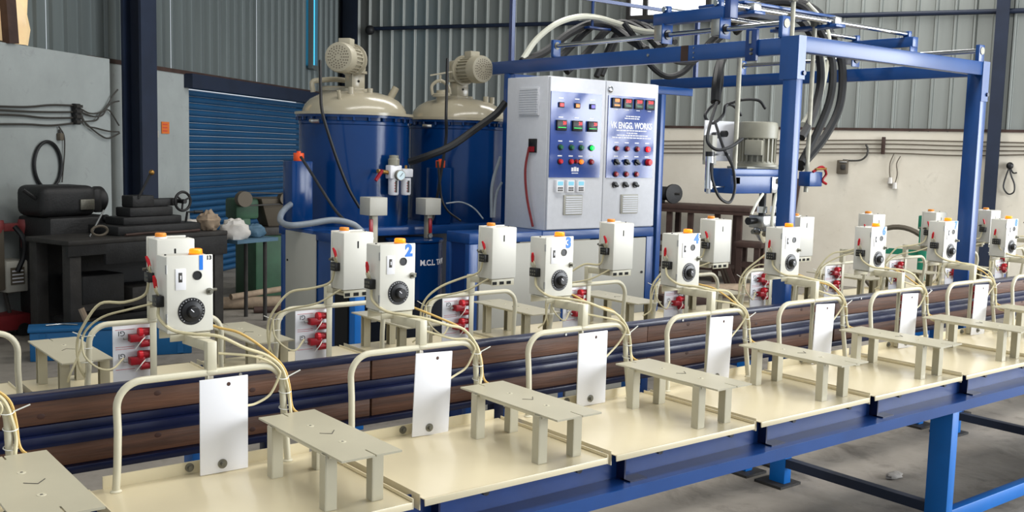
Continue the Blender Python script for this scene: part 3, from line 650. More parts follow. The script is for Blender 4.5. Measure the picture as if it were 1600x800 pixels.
# guide shaft along the near cross beam with its end brackets and bearing blocks
def shaft_y(x, ya, yb, z, r, base):
    s = MB().cyl((x, ya, z), (x, yb, z), r, n=14).build('guide_shaft', 'chrome', gf)
    for yy in (ya, yb):
        B(x-0.03, x+0.03, yy-0.012, yy+0.012, base, z+0.035).build('shaft_bracket', 'blue_paint', gf, bevel=0.003)
        MB().cyl((x, yy-0.016, z), (x, yy+0.016, z), r*1.6, n=12).build('shaft_collar', 'bolt_steel', gf)
    return s
shaft_y(3.075, 0.585, 2.27, 2.148, 0.014, 2.08); shaft_y(4.83, 0.53, 2.27, 2.152, 0.014, 2.085)
for yy, hgt in ((0.745, 0.19),):                      # stop block clamped to the beam face
    sc_ = B(gx0-0.022, gx0, yy-0.033, yy+0.033, 1.975, 2.13).build('clamp_plate', 'blue_frame', gf, bevel=0.003)
    MB().box(gx0-0.026, gx0-0.022, yy-0.006, yy+0.008, 2.06, 2.12).build('clamp_slot', 'steel', sc_)
    for z in (2.03, 2.01): MB().cyl((gx0-0.022, yy-0.01, z), (gx0-0.034, yy-0.01, z), 0.007, n=6).build('clamp_bolt', 'bolt_steel', sc_)
B(gx0-0.003, gx0, 1.17, 1.22, 2.0, 2.08).build('splice_plate', 'rust_dark', gf)
for z in (2.015, 2.04, 2.065): MB().cyl((gx0, 1.13, z), (gx0-0.006, 1.13, z), 0.004, n=8).build('rivet', 'steel', gf)
MB().cyl((gx0, 1.46, 2.045), (gx0-0.006, 1.46, 2.045), 0.008, n=8).build('rivet', 'steel', gf)
# hanger frame for the hoses
B(3.06, 3.085, 2.69, 2.72, 2.08, 2.53).build('hanger_upright', 'blue_frame', gf); B(4.81, 4.835, 2.69, 2.72, 2.085, 2.53).build('hanger_upright', 'blue_frame', gf)
B(3.06, 4.835, 2.69, 2.715, 2.53, 2.552).build('hanger_bar', 'blue_frame', gf)
hx = at(926, 20, y=2.70).x; MB().cyl((hx, 2.70, 2.53), (hx, 2.70, 2.36), 0.010, n=8).build('hanger_rod', 'blue_frame', gf)
B(hx-0.05, hx+0.15, 2.67, 2.73, 2.345, 2.36).build('hose_tray', 'blue_frame', gf, bevel=0.003)
relocate(gf)

# moving bridge on the shafts
br = empty('bridge_carriage', (3.9, 1.18, 2.1), 'blue sliding bridge with bright cross shafts riding on top of the gantry', 'carriage')
for x in (3.075, 4.83):
    for yy in (0.985, 1.385):
        B(x-0.035, x+0.035, yy-0.03, yy+0.03, 2.115, 2.20).build('bearing_block', 'steel', br, bevel=0.004)
        B(x-0.04, x+0.04, yy-0.038, yy-0.03, 2.10, 2.205).build('end_plate', 'blue_paint', br, bevel=0.002)
        MB().cyl((x, yy-0.038, 2.148), (x, yy-0.046, 2.148), 0.026, n=14).build('seal_ring', 'black_plastic', br)
    B(x-0.03, x+0.03, 0.94, 1.43, 2.20, 2.262).build('side_plate', 'blue_paint', br, bevel=0.004)
    for yy in (1.0, 1.36): B(x-0.012, x+0.02, yy-0.02, yy+0.02, 2.262, 2.30).build('shaft_stand', 'blue_paint', br, bevel=0.003)
MB().cyl((3.05, 1.0, 2.282), (4.86, 1.0, 2.282), 0.014, n=14).build('cross_shaft', 'chrome', br)
MB().cyl((3.05, 1.36, 2.282), (4.86, 1.36, 2.282), 0.014, n=14).build('cross_shaft', 'chrome', br)
B(3.05, 3.11, 0.90, 0.94, 2.20, 2.30).build('stop_plate', 'blue_frame', br, bevel=0.003)
for xx in (3.30, 4.02): B(xx, xx+0.09, 0.95, 1.41, 2.25, 2.268).build('saddle', 'blue_paint', br, bevel=0.003)
B(3.30, 4.11, 1.02, 1.34, 2.31, 2.325).build('carrier_plate', 'blue_paint', br, bevel=0.003)
for xx in (3.32, 4.04):
    for yy in (1.0, 1.36): B(xx, xx+0.06, yy-0.03, yy+0.03, 2.268, 2.31).build('bearing_block', 'steel', br, bevel=0.003)
relocate(br)

# ================================================================== POURING HEAD
def star(n, r0_, r1_, duty=0.35):
    out = []
    for i in range(n):
        a = 2*PI*i/n; w_ = 2*PI/n
        for f_, r_ in ((0, r0_), (0.5-duty/2, r0_), (0.5-duty/2+0.02, r1_), (0.5+duty/2-0.02, r1_), (0.5+duty/2, r0_)): out.append((r_*math.cos(a+f_*w_), r_*math.sin(a+f_*w_)))
    return out
def ax_mx(o, ax):
    ax = Vector(ax).normalized(); t = Vector((0, 0, 1)).cross(ax)
    if t.length < 1e-3: t = Vector((1, 0, 0))
    t.normalize(); b = ax.cross(t); m = Matrix((t, b, ax)).transposed().to_4x4(); m.translation = Vector(o); return m
def motor(parent, o, ax, r, L, m, tb_up, name='motor'):
    """electric motor from its flange at o along ax: flange, finned body, fan cover, terminal box"""
    o = Vector(o); ax = Vector(ax).normalized(); tb_up = Vector(tb_up).normalized()
    body = MB().prism(star(22, r*0.84, r*0.97), ax_mx(o+ax*L*0.10, ax), L*0.55).build(name, m, parent)
    MB().lathe([(0, 0), (r*1.12, 0), (r*1.12, L*0.05), (r*0.95, L*0.06), (r*0.92, L*0.12), (0, L*0.12)], 28, o, ax).build('flange', m, body)
    MB().lathe([(r*0.96, L*0.62), (r*1.02, L*0.64), (r*1.02, L*0.9), (r*0.96, L*0.985), (r*0.80, L), (0, L*1.0)], 28, o, ax).build('fan_cover', m, body)
    gm = MB(); mx = ax_mx(o+ax*(L+0.0006), ax)
    for k, cnt in ((0.25, 8), (0.42, 13), (0.58, 18), (0.72, 22)):
        for i in range(cnt):
            a = 2*PI*i/cnt; p = mx @ Vector((r*k*math.cos(a), r*k*math.sin(a), 0)); gm.cyl(p, p+ax*0.0006, r*0.045, n=6)
    gm.build('fan_grille', 'cable_wall', body, kind='stuff')
    c = o+ax*L*0.42+tb_up*r*1.05; s_ = ax.cross(tb_up).normalized()
    mb = MB().bar(c-ax*L*0.17, c+ax*L*0.17, r*0.85, r*0.62, tb_up); mb.build('terminal_box', m, body, bevel=r*0.05)
    return body
ph = empty('pouring_head', (3.55, 1.1, 1.05), 'blue boxed pouring head with grey motor and chrome mixing valve hanging below the gantry', 'pouring head')
bxp = B(3.255, 3.765, 1.0, 1.2, 1.31, 1.442).build('gear_housing', 'blue_paint', ph, bevel=0.005)
B(3.235, 3.70, 0.985, 1.0, 1.405, 1.442).build('housing_flange', 'blue_paint', bxp, bevel=0.003)
B(3.575, 3.77, 0.992, 0.999, 1.312, 1.40).build('bright_plate', 'chrome', bxp, bevel=0.002)
B(3.69, 3.755, 0.985, 0.992, 1.345, 1.40).build('black_bracket', 'black_plastic', bxp, bevel=0.002)
B(3.40, 3.74, 1.03, 1.17, 1.442, 1.455).build('motor_base', 'motor_grey', ph, bevel=0.003)
motor(ph, (3.565, 1.1, 1.455), (0, 0, 1), 0.108, 0.245, 'motor_grey', (-0.86, -0.5, 0))
B(3.26, 3.62, 1.215, 1.225, 1.48, 1.70).build('back_plate', 'panel_white', ph, bevel=0.003)
B(3.26, 3.30, 1.16, 1.225, 1.46, 1.62).build('side_bracket', 'pedestal_grey', ph, bevel=0.003)
for p in ((3.33, 1.214, 1.62), (3.40, 1.214, 1.63)): MB().cyl(p, (p[0], p[1]-0.03, p[2]), 0.018, n=10).build('black_knob', 'black_plastic', ph)
for xr, z0_, z1_, yy in ((3.285, 1.33, 2.05, 1.02), (3.655, 1.30, 2.40, 0.975), (4.03, 1.31, 2.31, 1.1)):
    rr = MB().cyl((xr, yy, z0_), (xr, yy, z1_), 0.013, n=14).build('guide_rod', 'rod_dull', ph)
    if xr > 3.5: MB().cyl((xr, yy, z1_-0.05), (xr, yy, z1_-0.01), 0.026, n=6).build('lock_nut', 'bolt_steel', rr)
for xx in (3.655, 3.285): B(xx-0.028, xx+0.028, 0.955 if xx > 3.5 else 1.0, 1.0 if xx > 3.5 else 1.05, 1.36, 1.40).build('rod_bush', 'motor_grey', ph, bevel=0.003)
cy = MB().cyl((3.13, 1.06, 1.335), (3.13, 1.06, 1.51), 0.022, n=16).build('air_cylinder', 'chrome', ph)
MB().cyl((3.13, 1.06, 1.505), (3.13, 1.06, 1.53), 0.024, n=10).build('cylinder_cap', 'black_plastic', cy); MB().cyl((3.13, 1.06, 1.335), (3.13, 1.06, 1.31), 0.012, n=8).build('cylinder_rod', 'steel', cy)
MB().bar((3.13, 1.06, 1.515), (3.28, 1.06, 1.515), 0.012, 0.012).build('cylinder_arm', 'black_plastic', ph); MB().bar((3.11, 1.06, 1.345), (3.27, 1.06, 1.345), 0.006, 0.006).build('cylinder_arm', 'steel', ph)
for xx in (3.585, 3.70):
    q = MB().cyl((xx, 1.06, 1.31), (xx, 1.06, 1.18), 0.020, n=14).build('feed_pipe', 'black_rubber', ph)
    MB().cyl((xx, 1.06, 1.235), (xx, 1.06, 1.20), 0.028, n=8).build('hose_fitting', 'chrome', q)
vb = B(3.545, 3.72, 1.02, 1.12, 1.115, 1.185).build('valve_block', 'steel', ph, bevel=0.008)
B(3.715, 3.78, 1.0, 1.04, 1.115, 1.20).build('bright_cover', 'chrome', vb, bevel=0.003)
MB().cyl((3.55, 1.07, 1.155), (3.48, 1.07, 1.155), 0.016, 0.022, 10).build('adjusting_knob', 'black_plastic', vb)
MB().lathe([(0, 0), (0.062, 0), (0.068, -0.02), (0.05, -0.05), (0.034, -0.075), (0.016, -0.09), (0.0, -0.09)], 20, (3.635, 1.07, 1.118)).build('mixing_nozzle', 'chrome', vb)
for i in range(6):
    a = PI+i*PI/5; p = Vector((3.635+0.06*math.cos(a), 1.07+0.06*math.sin(a), 1.09)); MB().cyl(p, p+Vector((math.cos(a), math.sin(a), 0.1*(-1)**i))*0.05, 0.015, n=6).build('fitting', 'chrome' if i % 2 else 'bolt_steel', vb)
MB().cyl((3.56, 1.05, 1.09), (3.49, 1.03, 1.10), 0.006, n=6).build('tommy_bar', 'iron_black', vb)
va = B(3.98, 4.10, 1.04, 1.12, 1.345, 1.43).build('side_valve', 'blue_paint', ph, bevel=0.004)
MB().tube(smooth([(3.99, 1.03, 1.43), (4.06, 1.02, 1.46), (4.12, 1.03, 1.42), (4.10, 1.04, 1.38), (4.14, 1.04, 1.36)], 4), 0.008, 6).build('red_lever', 'red_plastic', va)
MB().cyl((4.0, 1.02, 1.445), (4.10, 1.02, 1.45), 0.007, n=8).build('brass_pipe', 'brass', va)
relocate(ph)

# ================================================================== HOSES OVER THE GANTRY
def hose(name, pts, r, m, label, group=None, n=8):
    return tag(MB().tube(smooth(pts, 7), r, n).build(name, m), label, 'hose', group)
A_ = lambda px, py, y: at(px, py, y=y)
G = 'hoses looping over the gantry'
hose('air_hose', [A_(817, 92, 2.75), A_(838, 62, 2.75), A_(868, 38, 2.72), A_(900, 27, 2.70), A_(930, 27, 2.68), A_(965, 37, 2.55), A_(1000, 48, 2.3), A_(1030, 52, 2.0)], 0.020, 'clear_hose', 'pale translucent hose arching over the near beam behind the cabinet', G)
blk = [([(815, 97, 2.75), (850, 82, 2.75), (890, 52, 2.75), (925, 37, 2.75), (955, 42, 2.7), (985, 62, 2.5), (1010, 78, 2.3)], 0.028, 'lowest black hose rising left of the hanger rod'),
       ([(850, 106, 2.85), (880, 85, 2.85), (912, 52, 2.8), (940, 36, 2.8), (975, 50, 2.7), (1005, 75, 2.5), (1030, 95, 2.4)], 0.026, 'second black hose under the hanger rod'),
       ([(885, 112, 2.95), (915, 85, 2.95), (945, 50, 2.9), (972, 36, 2.85), (1005, 50, 2.7), (1030, 75, 2.5)], 0.028, 'thick black hose right of the hanger rod'),
       ([(932, 120, 3.0), (945, 90, 3.0), (962, 55, 2.95), (985, 35, 2.9), (1010, 45, 2.8), (1040, 70, 2.6)], 0.022, 'black hose standing steeply behind the cabinet top'),
       ([(940, 118, 3.05), (952, 88, 3.05), (970, 52, 3.0), (1000, 38, 2.95), (1030, 52, 2.8), (1055, 66, 2.6)], 0.022, 'rearmost black hose behind the cabinet top'),
       ([(975, 36, 2.4), (1000, 70, 2.35), (1015, 100, 2.3), (1040, 119, 2.25), (1065, 114, 2.2), (1085, 95, 2.15), (1110, 65, 2.1), (1140, 40, 2.0)], 0.020, 'black hose hanging in a loop below the near beam'),
       ([(1036, 75, 1.9), (1055, 96, 1.95), (1085, 96, 1.95), (1110, 75, 1.9), (1135, 52, 1.85)], 0.014, 'thin black hose in a shallow loop beside the beam')]
for i, (pts, r, lab) in enumerate(blk): hose('black_hose', [A_(*p) for p in pts], r, 'black_rubber', lab, G)
top = [([(1140, 42, 1.9), (1160, 22, 1.75), (1190, 8, 1.6), (1225, 4, 1.5), (1258, 14, 1.4), (1282, 50, 1.3), (1300, 95, 1.25), (1298, 150, 1.2), (1278, 205, 1.15), (1252, 255, 1.12)], 0.024, 'black_rubber', 'black hose dropping right of the near post, inner bend'),
       ([(1145, 30, 2.0), (1172, 12, 1.85), (1205, 0, 1.7), (1245, 2, 1.55), (1280, 22, 1.45), (1302, 62, 1.4), (1316, 105, 1.35), (1312, 165, 1.3), (1288, 215, 1.25), (1250, 262, 1.2)], 0.026, 'black_rubber', 'black hose dropping right of the near post, outermost bend'),
       ([(1150, 50, 1.8), (1172, 30, 1.65), (1200, 18, 1.5), (1230, 20, 1.4), (1258, 40, 1.3), (1278, 80, 1.22), (1282, 130, 1.18), (1268, 185, 1.12), (1252, 215, 1.1)], 0.024, 'black_rubber', 'black hose dropping close behind the near post'),
       ([(1148, 17, 1.9), (1180, 8, 1.75), (1215, 10, 1.6), (1248, 22, 1.45), (1272, 45, 1.35), (1284, 90, 1.3), (1284, 130, 1.25), (1270, 170, 1.2), (1255, 195, 1.15)], 0.020, 'clear_hose', 'pale clear hose dropping right of the near post'),
       ([(1262, 5, 1.4), (1284, 30, 1.35), (1296, 60, 1.3), (1290, 120, 1.25), (1272, 180, 1.2), (1256, 212, 1.15)], 0.012, 'clear_hose', 'thin clear tube between the black hoses at the near post'),
       ([(1130, 88, 1.6), (1124, 105, 1.45), (1120, 130, 1.35), (1118, 160, 1.3)], 0.028, 'black_rubber', 'thick black hose coming down left of the pouring head'),
       ([(1128, 92, 1.55), (1128, 130, 1.35), (1120, 158, 1.3), (1108, 170, 1.28), (1102, 182, 1.25), (1112, 193, 1.22), (1130, 180, 1.2), (1134, 165, 1.2), (1146, 165, 1.2), (1158, 180, 1.2)], 0.009, 'black_rubber', 'thin black cable coiled above the pouring head motor'),
       ([(1120, 160, 1.25), (1108, 200, 1.1), (1106, 222, 1.05), (1120, 234, 1.02), (1140, 230, 1.0), (1160, 217, 1.0)], 0.009, 'black_rubber', 'thin black cable sweeping to the grey motor'),
       ([(1117, 190, 1.2), (1130, 230, 1.05), (1145, 262, .98), (1148, 295, .97), (1140, 316, .97), (1124, 308, .98), (1113, 280, 1.0), (1112, 255, 1.02)], 0.008, 'black_rubber', 'black cable hanging in a loop below the blue housing'),
       ([(1136, 163, 1.2), (1160, 156, 1.15), (1185, 157, 1.1), (1196, 170, 1.08)], 0.008, 'black_rubber', 'short black cable arching over the grey motor'),
       ([(1192, 303, 1.0), (1182, 318, .98), (1174, 335, .98)], 0.008, 'clear_hose', 'short clear tube left of the mixing valve'),
       ([(1213, 300, 1.0), (1208, 330, .98), (1206, 352, .98), (1214, 362, .98)], 0.010, 'clear_hose', 'clear tube curving down to the mixing valve')]
for i, (pts, r, m, lab) in enumerate(top): hose('black_hose' if m == 'black_rubber' else 'clear_hose', [A_(*p) for p in pts], r, m, lab, G)

# ================================================================== CONTROL CABINET ON ITS PEDESTAL
pd = empty('cabinet_pedestal', (2.89, 2.15, 0), 'blue framed pedestal with pale grey panels under the control cabinet', 'pedestal')
px0, px1, py0, py1 = 2.19, 3.605, 1.9, 2.42
for x in (px0, px1-0.06): B(x, x+0.06, py0, py0+0.04, 0, 1.0).build('upright', 'blue_paint', pd, bevel=0.003); (B(x, x+0.06, 2.08, 2.12, 0, 1.0) if x < 3 else B(x, x+0.06, py1-0.05, py1, 0, 1.0)).build('upright', 'blue_paint', pd, bevel=0.003)
B(2.70, px1, py0, py1, 1.0, 1.058).build('top_slab', 'blue_paint', pd, bevel=0.006); B(px0, 2.70, py0, 2.12, 1.0, 1.058).build('side_slab', 'blue_paint', pd, bevel=0.006); B(2.70, 2.715, 2.12, py1, 0.0, 1.0).build('inner_sheet', 'blue_frame', pd)
B(px0+0.06, px1-0.06, py0, py0+0.04, 0.0, 0.06).build('bottom_rail', 'blue_paint', pd)
B(px0+0.012, px0+0.03, py0+0.04, 2.08, 0.02, 1.0).build('side_sheet', 'blue_frame', pd); B(px1-0.03, px1-0.012, py0+0.04, py1-0.05, 0.02, 1.0).build('side_sheet', 'blue_frame', pd)
B(2.86, 2.90, py0+0.008, py0+0.04, 0.06, 1.0).build('middle_upright', 'blue_paint', pd)
for a, b in ((px0+0.07, 2.85), (2.91, px1-0.07)):
    pn = B(a, b, py0-0.004, py0+0.008, 0.07, 0.995).build('panel', 'pedestal_grey', pd, bevel=0.002)
    MB().cyl((b-0.03, py0-0.004, 0.78), (b-0.03, py0-0.010, 0.78), 0.008, n=10).build('panel_lock', 'iron_black', pn)
relocate(pd)
cb = empty('control_cabinet', (3.16, 2.1, 1.058), 'pale grey two-door control cabinet with blue instrument panels', 'cabinet')
c0, c1, yf, yb = 2.73, 3.603, 1.902, 2.295; zb, zt = 1.0585, 1.934
body = B(c0, c1, yf+0.02, yb, zb, zt).build('body', 'cabinet_grey', cb, bevel=0.004)
gr = B(c0-0.012, c0, 1.99, 2.168, 1.712, 1.874).build('side_vent', 'cabinet_grey', body, bevel=0.003)
for i in range(11): B(c0-0.016, c0-0.011, 1.998, 2.16, 1.722+i*0.0135, 1.730+i*0.0135).build('louvre', 'cabinet_grey', body)
B(c0-0.012, c0, 2.004, 2.072, 1.50, 1.58).build('main_switch', 'black_plastic', body, bevel=0.003); B(c0-0.016, c0-0.012, 2.015, 2.06, 1.505, 1.535).build('switch_label', 'red_plastic', body)
MB().tube(smooth([(c0-0.015, 2.06, 1.53), (c0-0.03, 2.07, 1.40), (c0-0.028, 2.05, 1.24), (c0-0.02, 2.0, 1.075)], 6), 0.008, 6).build('supply_cord', 'red_machine', body)
dL = B(c0+0.003, 3.156, yf, yf+0.02, zb+0.006, zt-0.004).build('door', 'cabinet_grey', cb, bevel=0.003)
dR = B(3.162, c1-0.003, yf, yf+0.02, zb+0.006, zt-0.004).build('door', 'cabinet_grey', cb, bevel=0.003)
YP = yf-0.006
B(2.735, 3.125, YP, yf, 1.362, 1.848).build('instrument_panel', 'instrument_blue', dL); B(3.178, 3.568, YP, yf, 1.362, 1.848).build('instrument_panel', 'instrument_blue', dR)
def button(x, z, m, d, r=0.0135, r2=0.018, dep=0.02):
    MB().lathe([(r2, 0), (r2, 0.005), (r, 0.006)], 18, (x, YP, z), (0, -1, 0)).build('bezel', 'black_plastic', d)
    MB().lathe([(r, 0.004), (r, dep*0.8), (r*0.8, dep), (0, dep)], 18, (x, YP, z), (0, -1, 0)).build('push_button', m, d)
def strip(x, z, w_, h_, d, m='white_ink'): B(x-w_/2, x+w_/2, YP-0.0007, YP, z-h_/2, z+h_/2).build('caption', m, d)
for x, m in ((2.808, 'led_red'), (2.929, 'led_orange'), (3.048, 'led_blue')):
    B(x-0.020, x+0.020, YP-0.008, YP, 1.759, 1.789).build('indicator_frame', 'black_plastic', dL, bevel=0.002); B(x-0.013, x+0.013, YP-0.010, YP-0.008, 1.765, 1.783).build('indicator_lamp', m, dL); strip(x, 1.812, 0.035, 0.006, dL)
for x in (2.810, 2.930, 3.048):
    B(x-0.037, x+0.037, YP-0.014, YP, 1.629, 1.689).build('temperature_controller', 'black_plastic', dL, bevel=0.003)
    text('led_digits', '24', 0.024, 'led_red', frame_y(x+0.018, YP-0.0145, 1.672), dL, bold=0.0012); B(x-0.03, x+0.03, YP-0.0148, YP-0.014, 1.645, 1.648).build('led_bar', 'led_green', dL); strip(x, 1.705, 0.035, 0.005, dL)
for i, x in enumerate((2.810, 2.893, 2.968, 3.050)):
    button(x, 1.535, 'led_green' if i == 3 else 'lens_green_off', dL); strip(x, 1.570, 0.03, 0.006, dL)
    button(x, 1.454, ('red_bright', 'red_bright', 'led_orange', 'lens_red_off')[i], dL); strip(x, 1.486, 0.032, 0.006, dL)
button(2.932, 1.456, 'lens_red_off', dL, 0.011, 0.014)
for dx, w_, h_ in ((-0.02, 0.016, 0.022), (0.0, 0.018, 0.026), (0.02, 0.016, 0.022)): B(2.929+dx-w_/2, 2.929+dx+w_/2, YP-0.0008, YP, 1.398, 1.398+h_).build('emblem', 'white_ink', dL)
strip(2.929, 1.388, 0.05, 0.005, dL)
for x in (2.808, 2.889, 2.967):                         # small energy meters below
    B(x-0.029, x+0.029, yf-0.022, yf, 1.277, 1.348).build('drive_unit', 'panel_white', dL, bevel=0.003); B(x-0.020, x+0.020, yf-0.0235, yf-0.022, 1.318, 1.340).build('screen', 'screen_cyan', dL)
    for i in range(6): B(x-0.018+0.013*(i % 3), x-0.009+0.013*(i % 3), yf-0.024, yf-0.022, 1.286+0.013*(i//3), 1.294+0.013*(i//3)).build('key', 'cable_grey', dL)
for x, d in ((2.922, dL), (3.379, dR)):
    B(x-0.071, x+0.071, yf-0.010, yf, 1.145, 1.262).build('vent', 'pedestal_grey', d, bevel=0.003)
    for i in range(8): B(x-0.062, x+0.062, yf-0.015, yf-0.009, 1.153+i*0.0132, 1.161+i*0.0132).build('louvre', 'cabinet_grey', d)
for i, x in enumerate((3.237, 3.331, 3.424, 3.520)):
    B(x-0.036, x+0.036, YP-0.012, YP, 1.775, 1.835).build('timer', 'black_plastic', dR, bevel=0.003)
    text('led_digits', '888' if i == 0 else '24.0', 0.024, 'led_orange' if i == 0 else 'led_red', frame_y(x, YP-0.0125, 1.819), dR, bold=0.0012)
    B(x-0.022, x+0.022, YP-0.0126, YP-0.012, 1.787, 1.796).build('led_row', 'led_orange' if i == 0 else 'lens_green_off', dR); strip(x, 1.767, 0.03, 0.005, dR)
text('lettering', 'VK ENGG. WORKS', 0.052, 'white_ink', frame_y(3.374, YP-0.0004, 1.673), dR, bold=0.0016, sx=0.80)
for z, w_, m in ((1.730, 0.10, 'white_ink'), (1.717, 0.12, 'white_ink'), (1.645, 0.25, 'white_ink'), (1.630, 0.08, 'white_ink'), (1.616, 0.24, 'white_ink'), (1.602, 0.32, 'white_ink')):
    xx = 3.374-w_/2; rnd = random.Random(int(z*1000)); tmb = MB()
    while xx < 3.374+w_/2:
        l = rnd.uniform(0.012, 0.03); tmb.box(xx, xx+l, YP-0.0008, YP, z-0.003, z+0.003); xx += l+0.004
    tmb.build('small_print', m, dR, kind='stuff')
for i, x in enumerate((3.252, 3.338, 3.424, 3.513)):
    button(x, 1.536, 'led_red' if i == 3 else 'lens_red_off', dR, 0.017 if i == 3 else 0.0135); strip(x, 1.572, 0.035, 0.006, dR); strip(x, 1.490, 0.035, 0.006, dR)
    if i < 3:
        MB().cyl((x, YP, 1.456), (x, YP-0.01, 1.456), 0.019, n=16).build('selector_base', 'black_plastic', dR); MB().bar((x-0.018, YP-0.016, 1.466), (x+0.018, YP-0.016, 1.446), 0.014, 0.011, (0, 1, 0)).build('selector_switch', 'black_plastic', dR, bevel=0.002)
        button(x-0.0, 1.384, 'lens_red_off', dR, 0.0135)
        MB().cyl((x, yf, 1.320), (x, yf-0.012, 1.320), 0.019, n=16).build('selector_base', 'black_plastic', dR); MB().bar((x-0.018, yf-0.018, 1.328), (x+0.018, yf-0.018, 1.312), 0.014, 0.011, (0, 1, 0)).build('selector_switch', 'black_plastic', dR, bevel=0.002)
button(3.519, 1.457, 'red_bright', dR, 0.021, 0.022, 0.03)
MB().lathe([(0.02, 0), (0.02, 0.006), (0.014, 0.010), (0, 0.010)], 18, (3.192, yf, 1.882), (0, -1, 0)).build('door_lock', 'chrome', dR)
B(3.188, 3.196, yf-0.0115, yf-0.0098, 1.880, 1.884).build('key_slot', 'iron_black', dR)
relocate(cb)

# ================================================================== TANKS
tp = empty('tank_platform', (2.5, 2.8, 0), 'blue steel platform with a grey side panel carrying the two tanks', 'platform')
xl, zt = 1.63, 1.035
B(1.88, 3.5, 2.68, 3.42, zt-0.05, zt).build('deck', 'blue_paint', tp, bevel=0.004)
B(xl, 1.88, 2.62, 3.06, zt-0.05, zt).build('deck_extension', 'blue_paint', tp, bevel=0.004)
B(xl, xl+0.10, 2.14, 2.62, zt-0.05, zt).build('side_beam', 'blue_paint', tp, bevel=0.004)
for x, y in ((xl, 2.97), (xl, 2.14), (3.44, 2.68), (3.44, 3.36), (1.9, 3.36)): B(x, x+0.06, y, y+0.06, 0, zt-0.05).build('upright', 'blue_leg' if y < 2.5 else 'blue_paint', tp, bevel=0.003)  # near upright takes the brighter blue, standing in for light on it
B(xl+0.01, xl+0.02, 2.20, 3.02, 0.05, zt-0.05).build('side_sheet', 'blue_paint', tp)
B(1.96, 3.44, 3.38, 3.39, 0.05, zt-0.05).build('back_sheet', 'column_navy', tp)
gp = B(xl-0.004, xl+0.006, 2.585, 2.962, 0.10, zt-0.02).build('side_panel', 'pedestal_grey', tp, bevel=0.003)
MB().cyl((xl-0.004, 2.93, 0.84), (xl-0.010, 2.93, 0.84), 0.006, n=8).build('panel_lock', 'iron_black', gp)
B(xl-0.001, xl+0.008, 2.22, 2.36, 0.15, 0.74).build('opening_shade', 'dark_hole', tp)  # flat black sheet standing in for the shade inside an opening
relocate(tp)
def tank(x, y, mdir, hatch, label, tall_box):
    t = empty('mixing_tank', (x, y, zt), label, 'tank', 'blue mixing tanks on the platform')
    r = 0.335
    bd = MB().lathe([(0, 0), (r, 0), (r, 0.60), (r+0.004, 0.605), (r+0.004, 0.62), (r, 0.625), (r, 0.645)], 56, (x, y, zt)).build('shell', 'tank_blue', t)
    MB().lathe([(r-0.01, 0.645), (0.355, 0.645), (0.355, 0.660), (r-0.01, 0.660)], 56, (x, y, zt)).build('lower_flange', 'tank_blue', t)
    lid = MB().lathe([(0.30, 0.660), (0.362, 0.660), (0.362, 0.676), (0.318, 0.678), (0.314, 0.695), (0.300, 0.725), (0.270, 0.757), (0.22, 0.784), (0.15, 0.803), (0.07, 0.812), (0, 0.813)], 56, (x, y, zt)).build('domed_lid', 'tank_cream', t)
    for i in range(24):
        a = 2*PI*i/24; p = Vector((x+0.347*math.cos(a), y+0.347*math.sin(a), zt)); MB().cyl(p+Vector((0, 0, 0.625)), p+Vector((0, 0, 0.645)), 0.008, n=6).build('flange_bolt', 'tank_blue', t)
    z0 = zt+0.80
    cdr = MB().cyl((x, y, z0), (x, y, z0+0.025), 0.095, n=20).build('drive_base', 'tank_cream', t, bevel=0.003)
    MB().box(x-0.045, x+0.045, y-0.045, y+0.045, z0+0.02, z0+0.12).build('drive_column', 'tank_cream', t, bevel=0.004)
    MB().cyl((x, y, z0+0.118), (x, y, z0+0.132), 0.075, n=20).build('column_flange', 'tank_cream', t)
    MB().cyl((x-0.0, y-0.0455, z0+0.07), (x, y-0.048, z0+0.07), 0.008, n=8).build('inspection_hole', 'dark_hole', t)
    md = Vector(mdir).normalized(); g = Vector((x, y, z0+0.195))
    MB().bar(g-md*0.05, g+md*0.045, 0.11, 0.13).build('gearbox', 'motor_cream', t, bevel=0.012)
    sd = md.cross(Vector((0, 0, 1)))
    for i in range(3): MB().bar(g+sd*0.055+md*(-0.03+0.03*i)-Vector((0, 0, .05)), g+sd*0.055+md*(-0.03+0.03*i)+Vector((0, 0, .05)), 0.008, 0.012, sd).build('gearbox_rib', 'motor_cream', t)
    motor(t, g+md*0.045, md, 0.088, 0.215, 'motor_cream', (0, 0, 1))
    for hx, hy, tl_ in hatch: 
        p = Vector((x+hx, y+hy, z0-0.02)); MB().cyl(p, p+Vector((0, 0, 0.045)), 0.018, n=10).build('lid_stub', 'tank_cream', t)
    a = Vector((x-0.33, y-0.12, zt+0.615)); MB().tube(smooth([a, a+Vector((-.03, -.01, .004)), a+Vector((-.04, -.04, 0)), a+Vector((-.01, -.07, 0))], 4), 0.012, 8).build('lifting_loop', 'steel', t)
    return t, z0
D1 = (2.125, 3.045); D2 = (2.965, 3.13)
t1, z0 = tank(*D1, (-0.78, -0.62, 0.0), ((0.02, -0.15, 0), (-0.12, -0.17, 0)), 'blue tank with cream dome standing left, its motor pointing toward the shutter', True)
x, y = D1
hm = MB().lathe([(0.10, 0), (0.10, 0.03), (0.112, 0.032), (0.112, 0.05), (0.09, 0.062), (0.0, 0.066)], 24, (x-0.04, y+0.16, z0-0.02)).build('manhole', 'tank_cream', t1)
MB().tube(smooth([(x-0.20, y+0.16, z0+0.0), (x-0.205, y+0.16, z0+0.06), (x-0.15, y+0.15, z0+0.075), (x-0.06, y+0.14, z0+0.085), (x+0.04, y+0.13, z0+0.08)], 5), 0.016, 8).build('clamp_arm', 'tank_cream', t1)
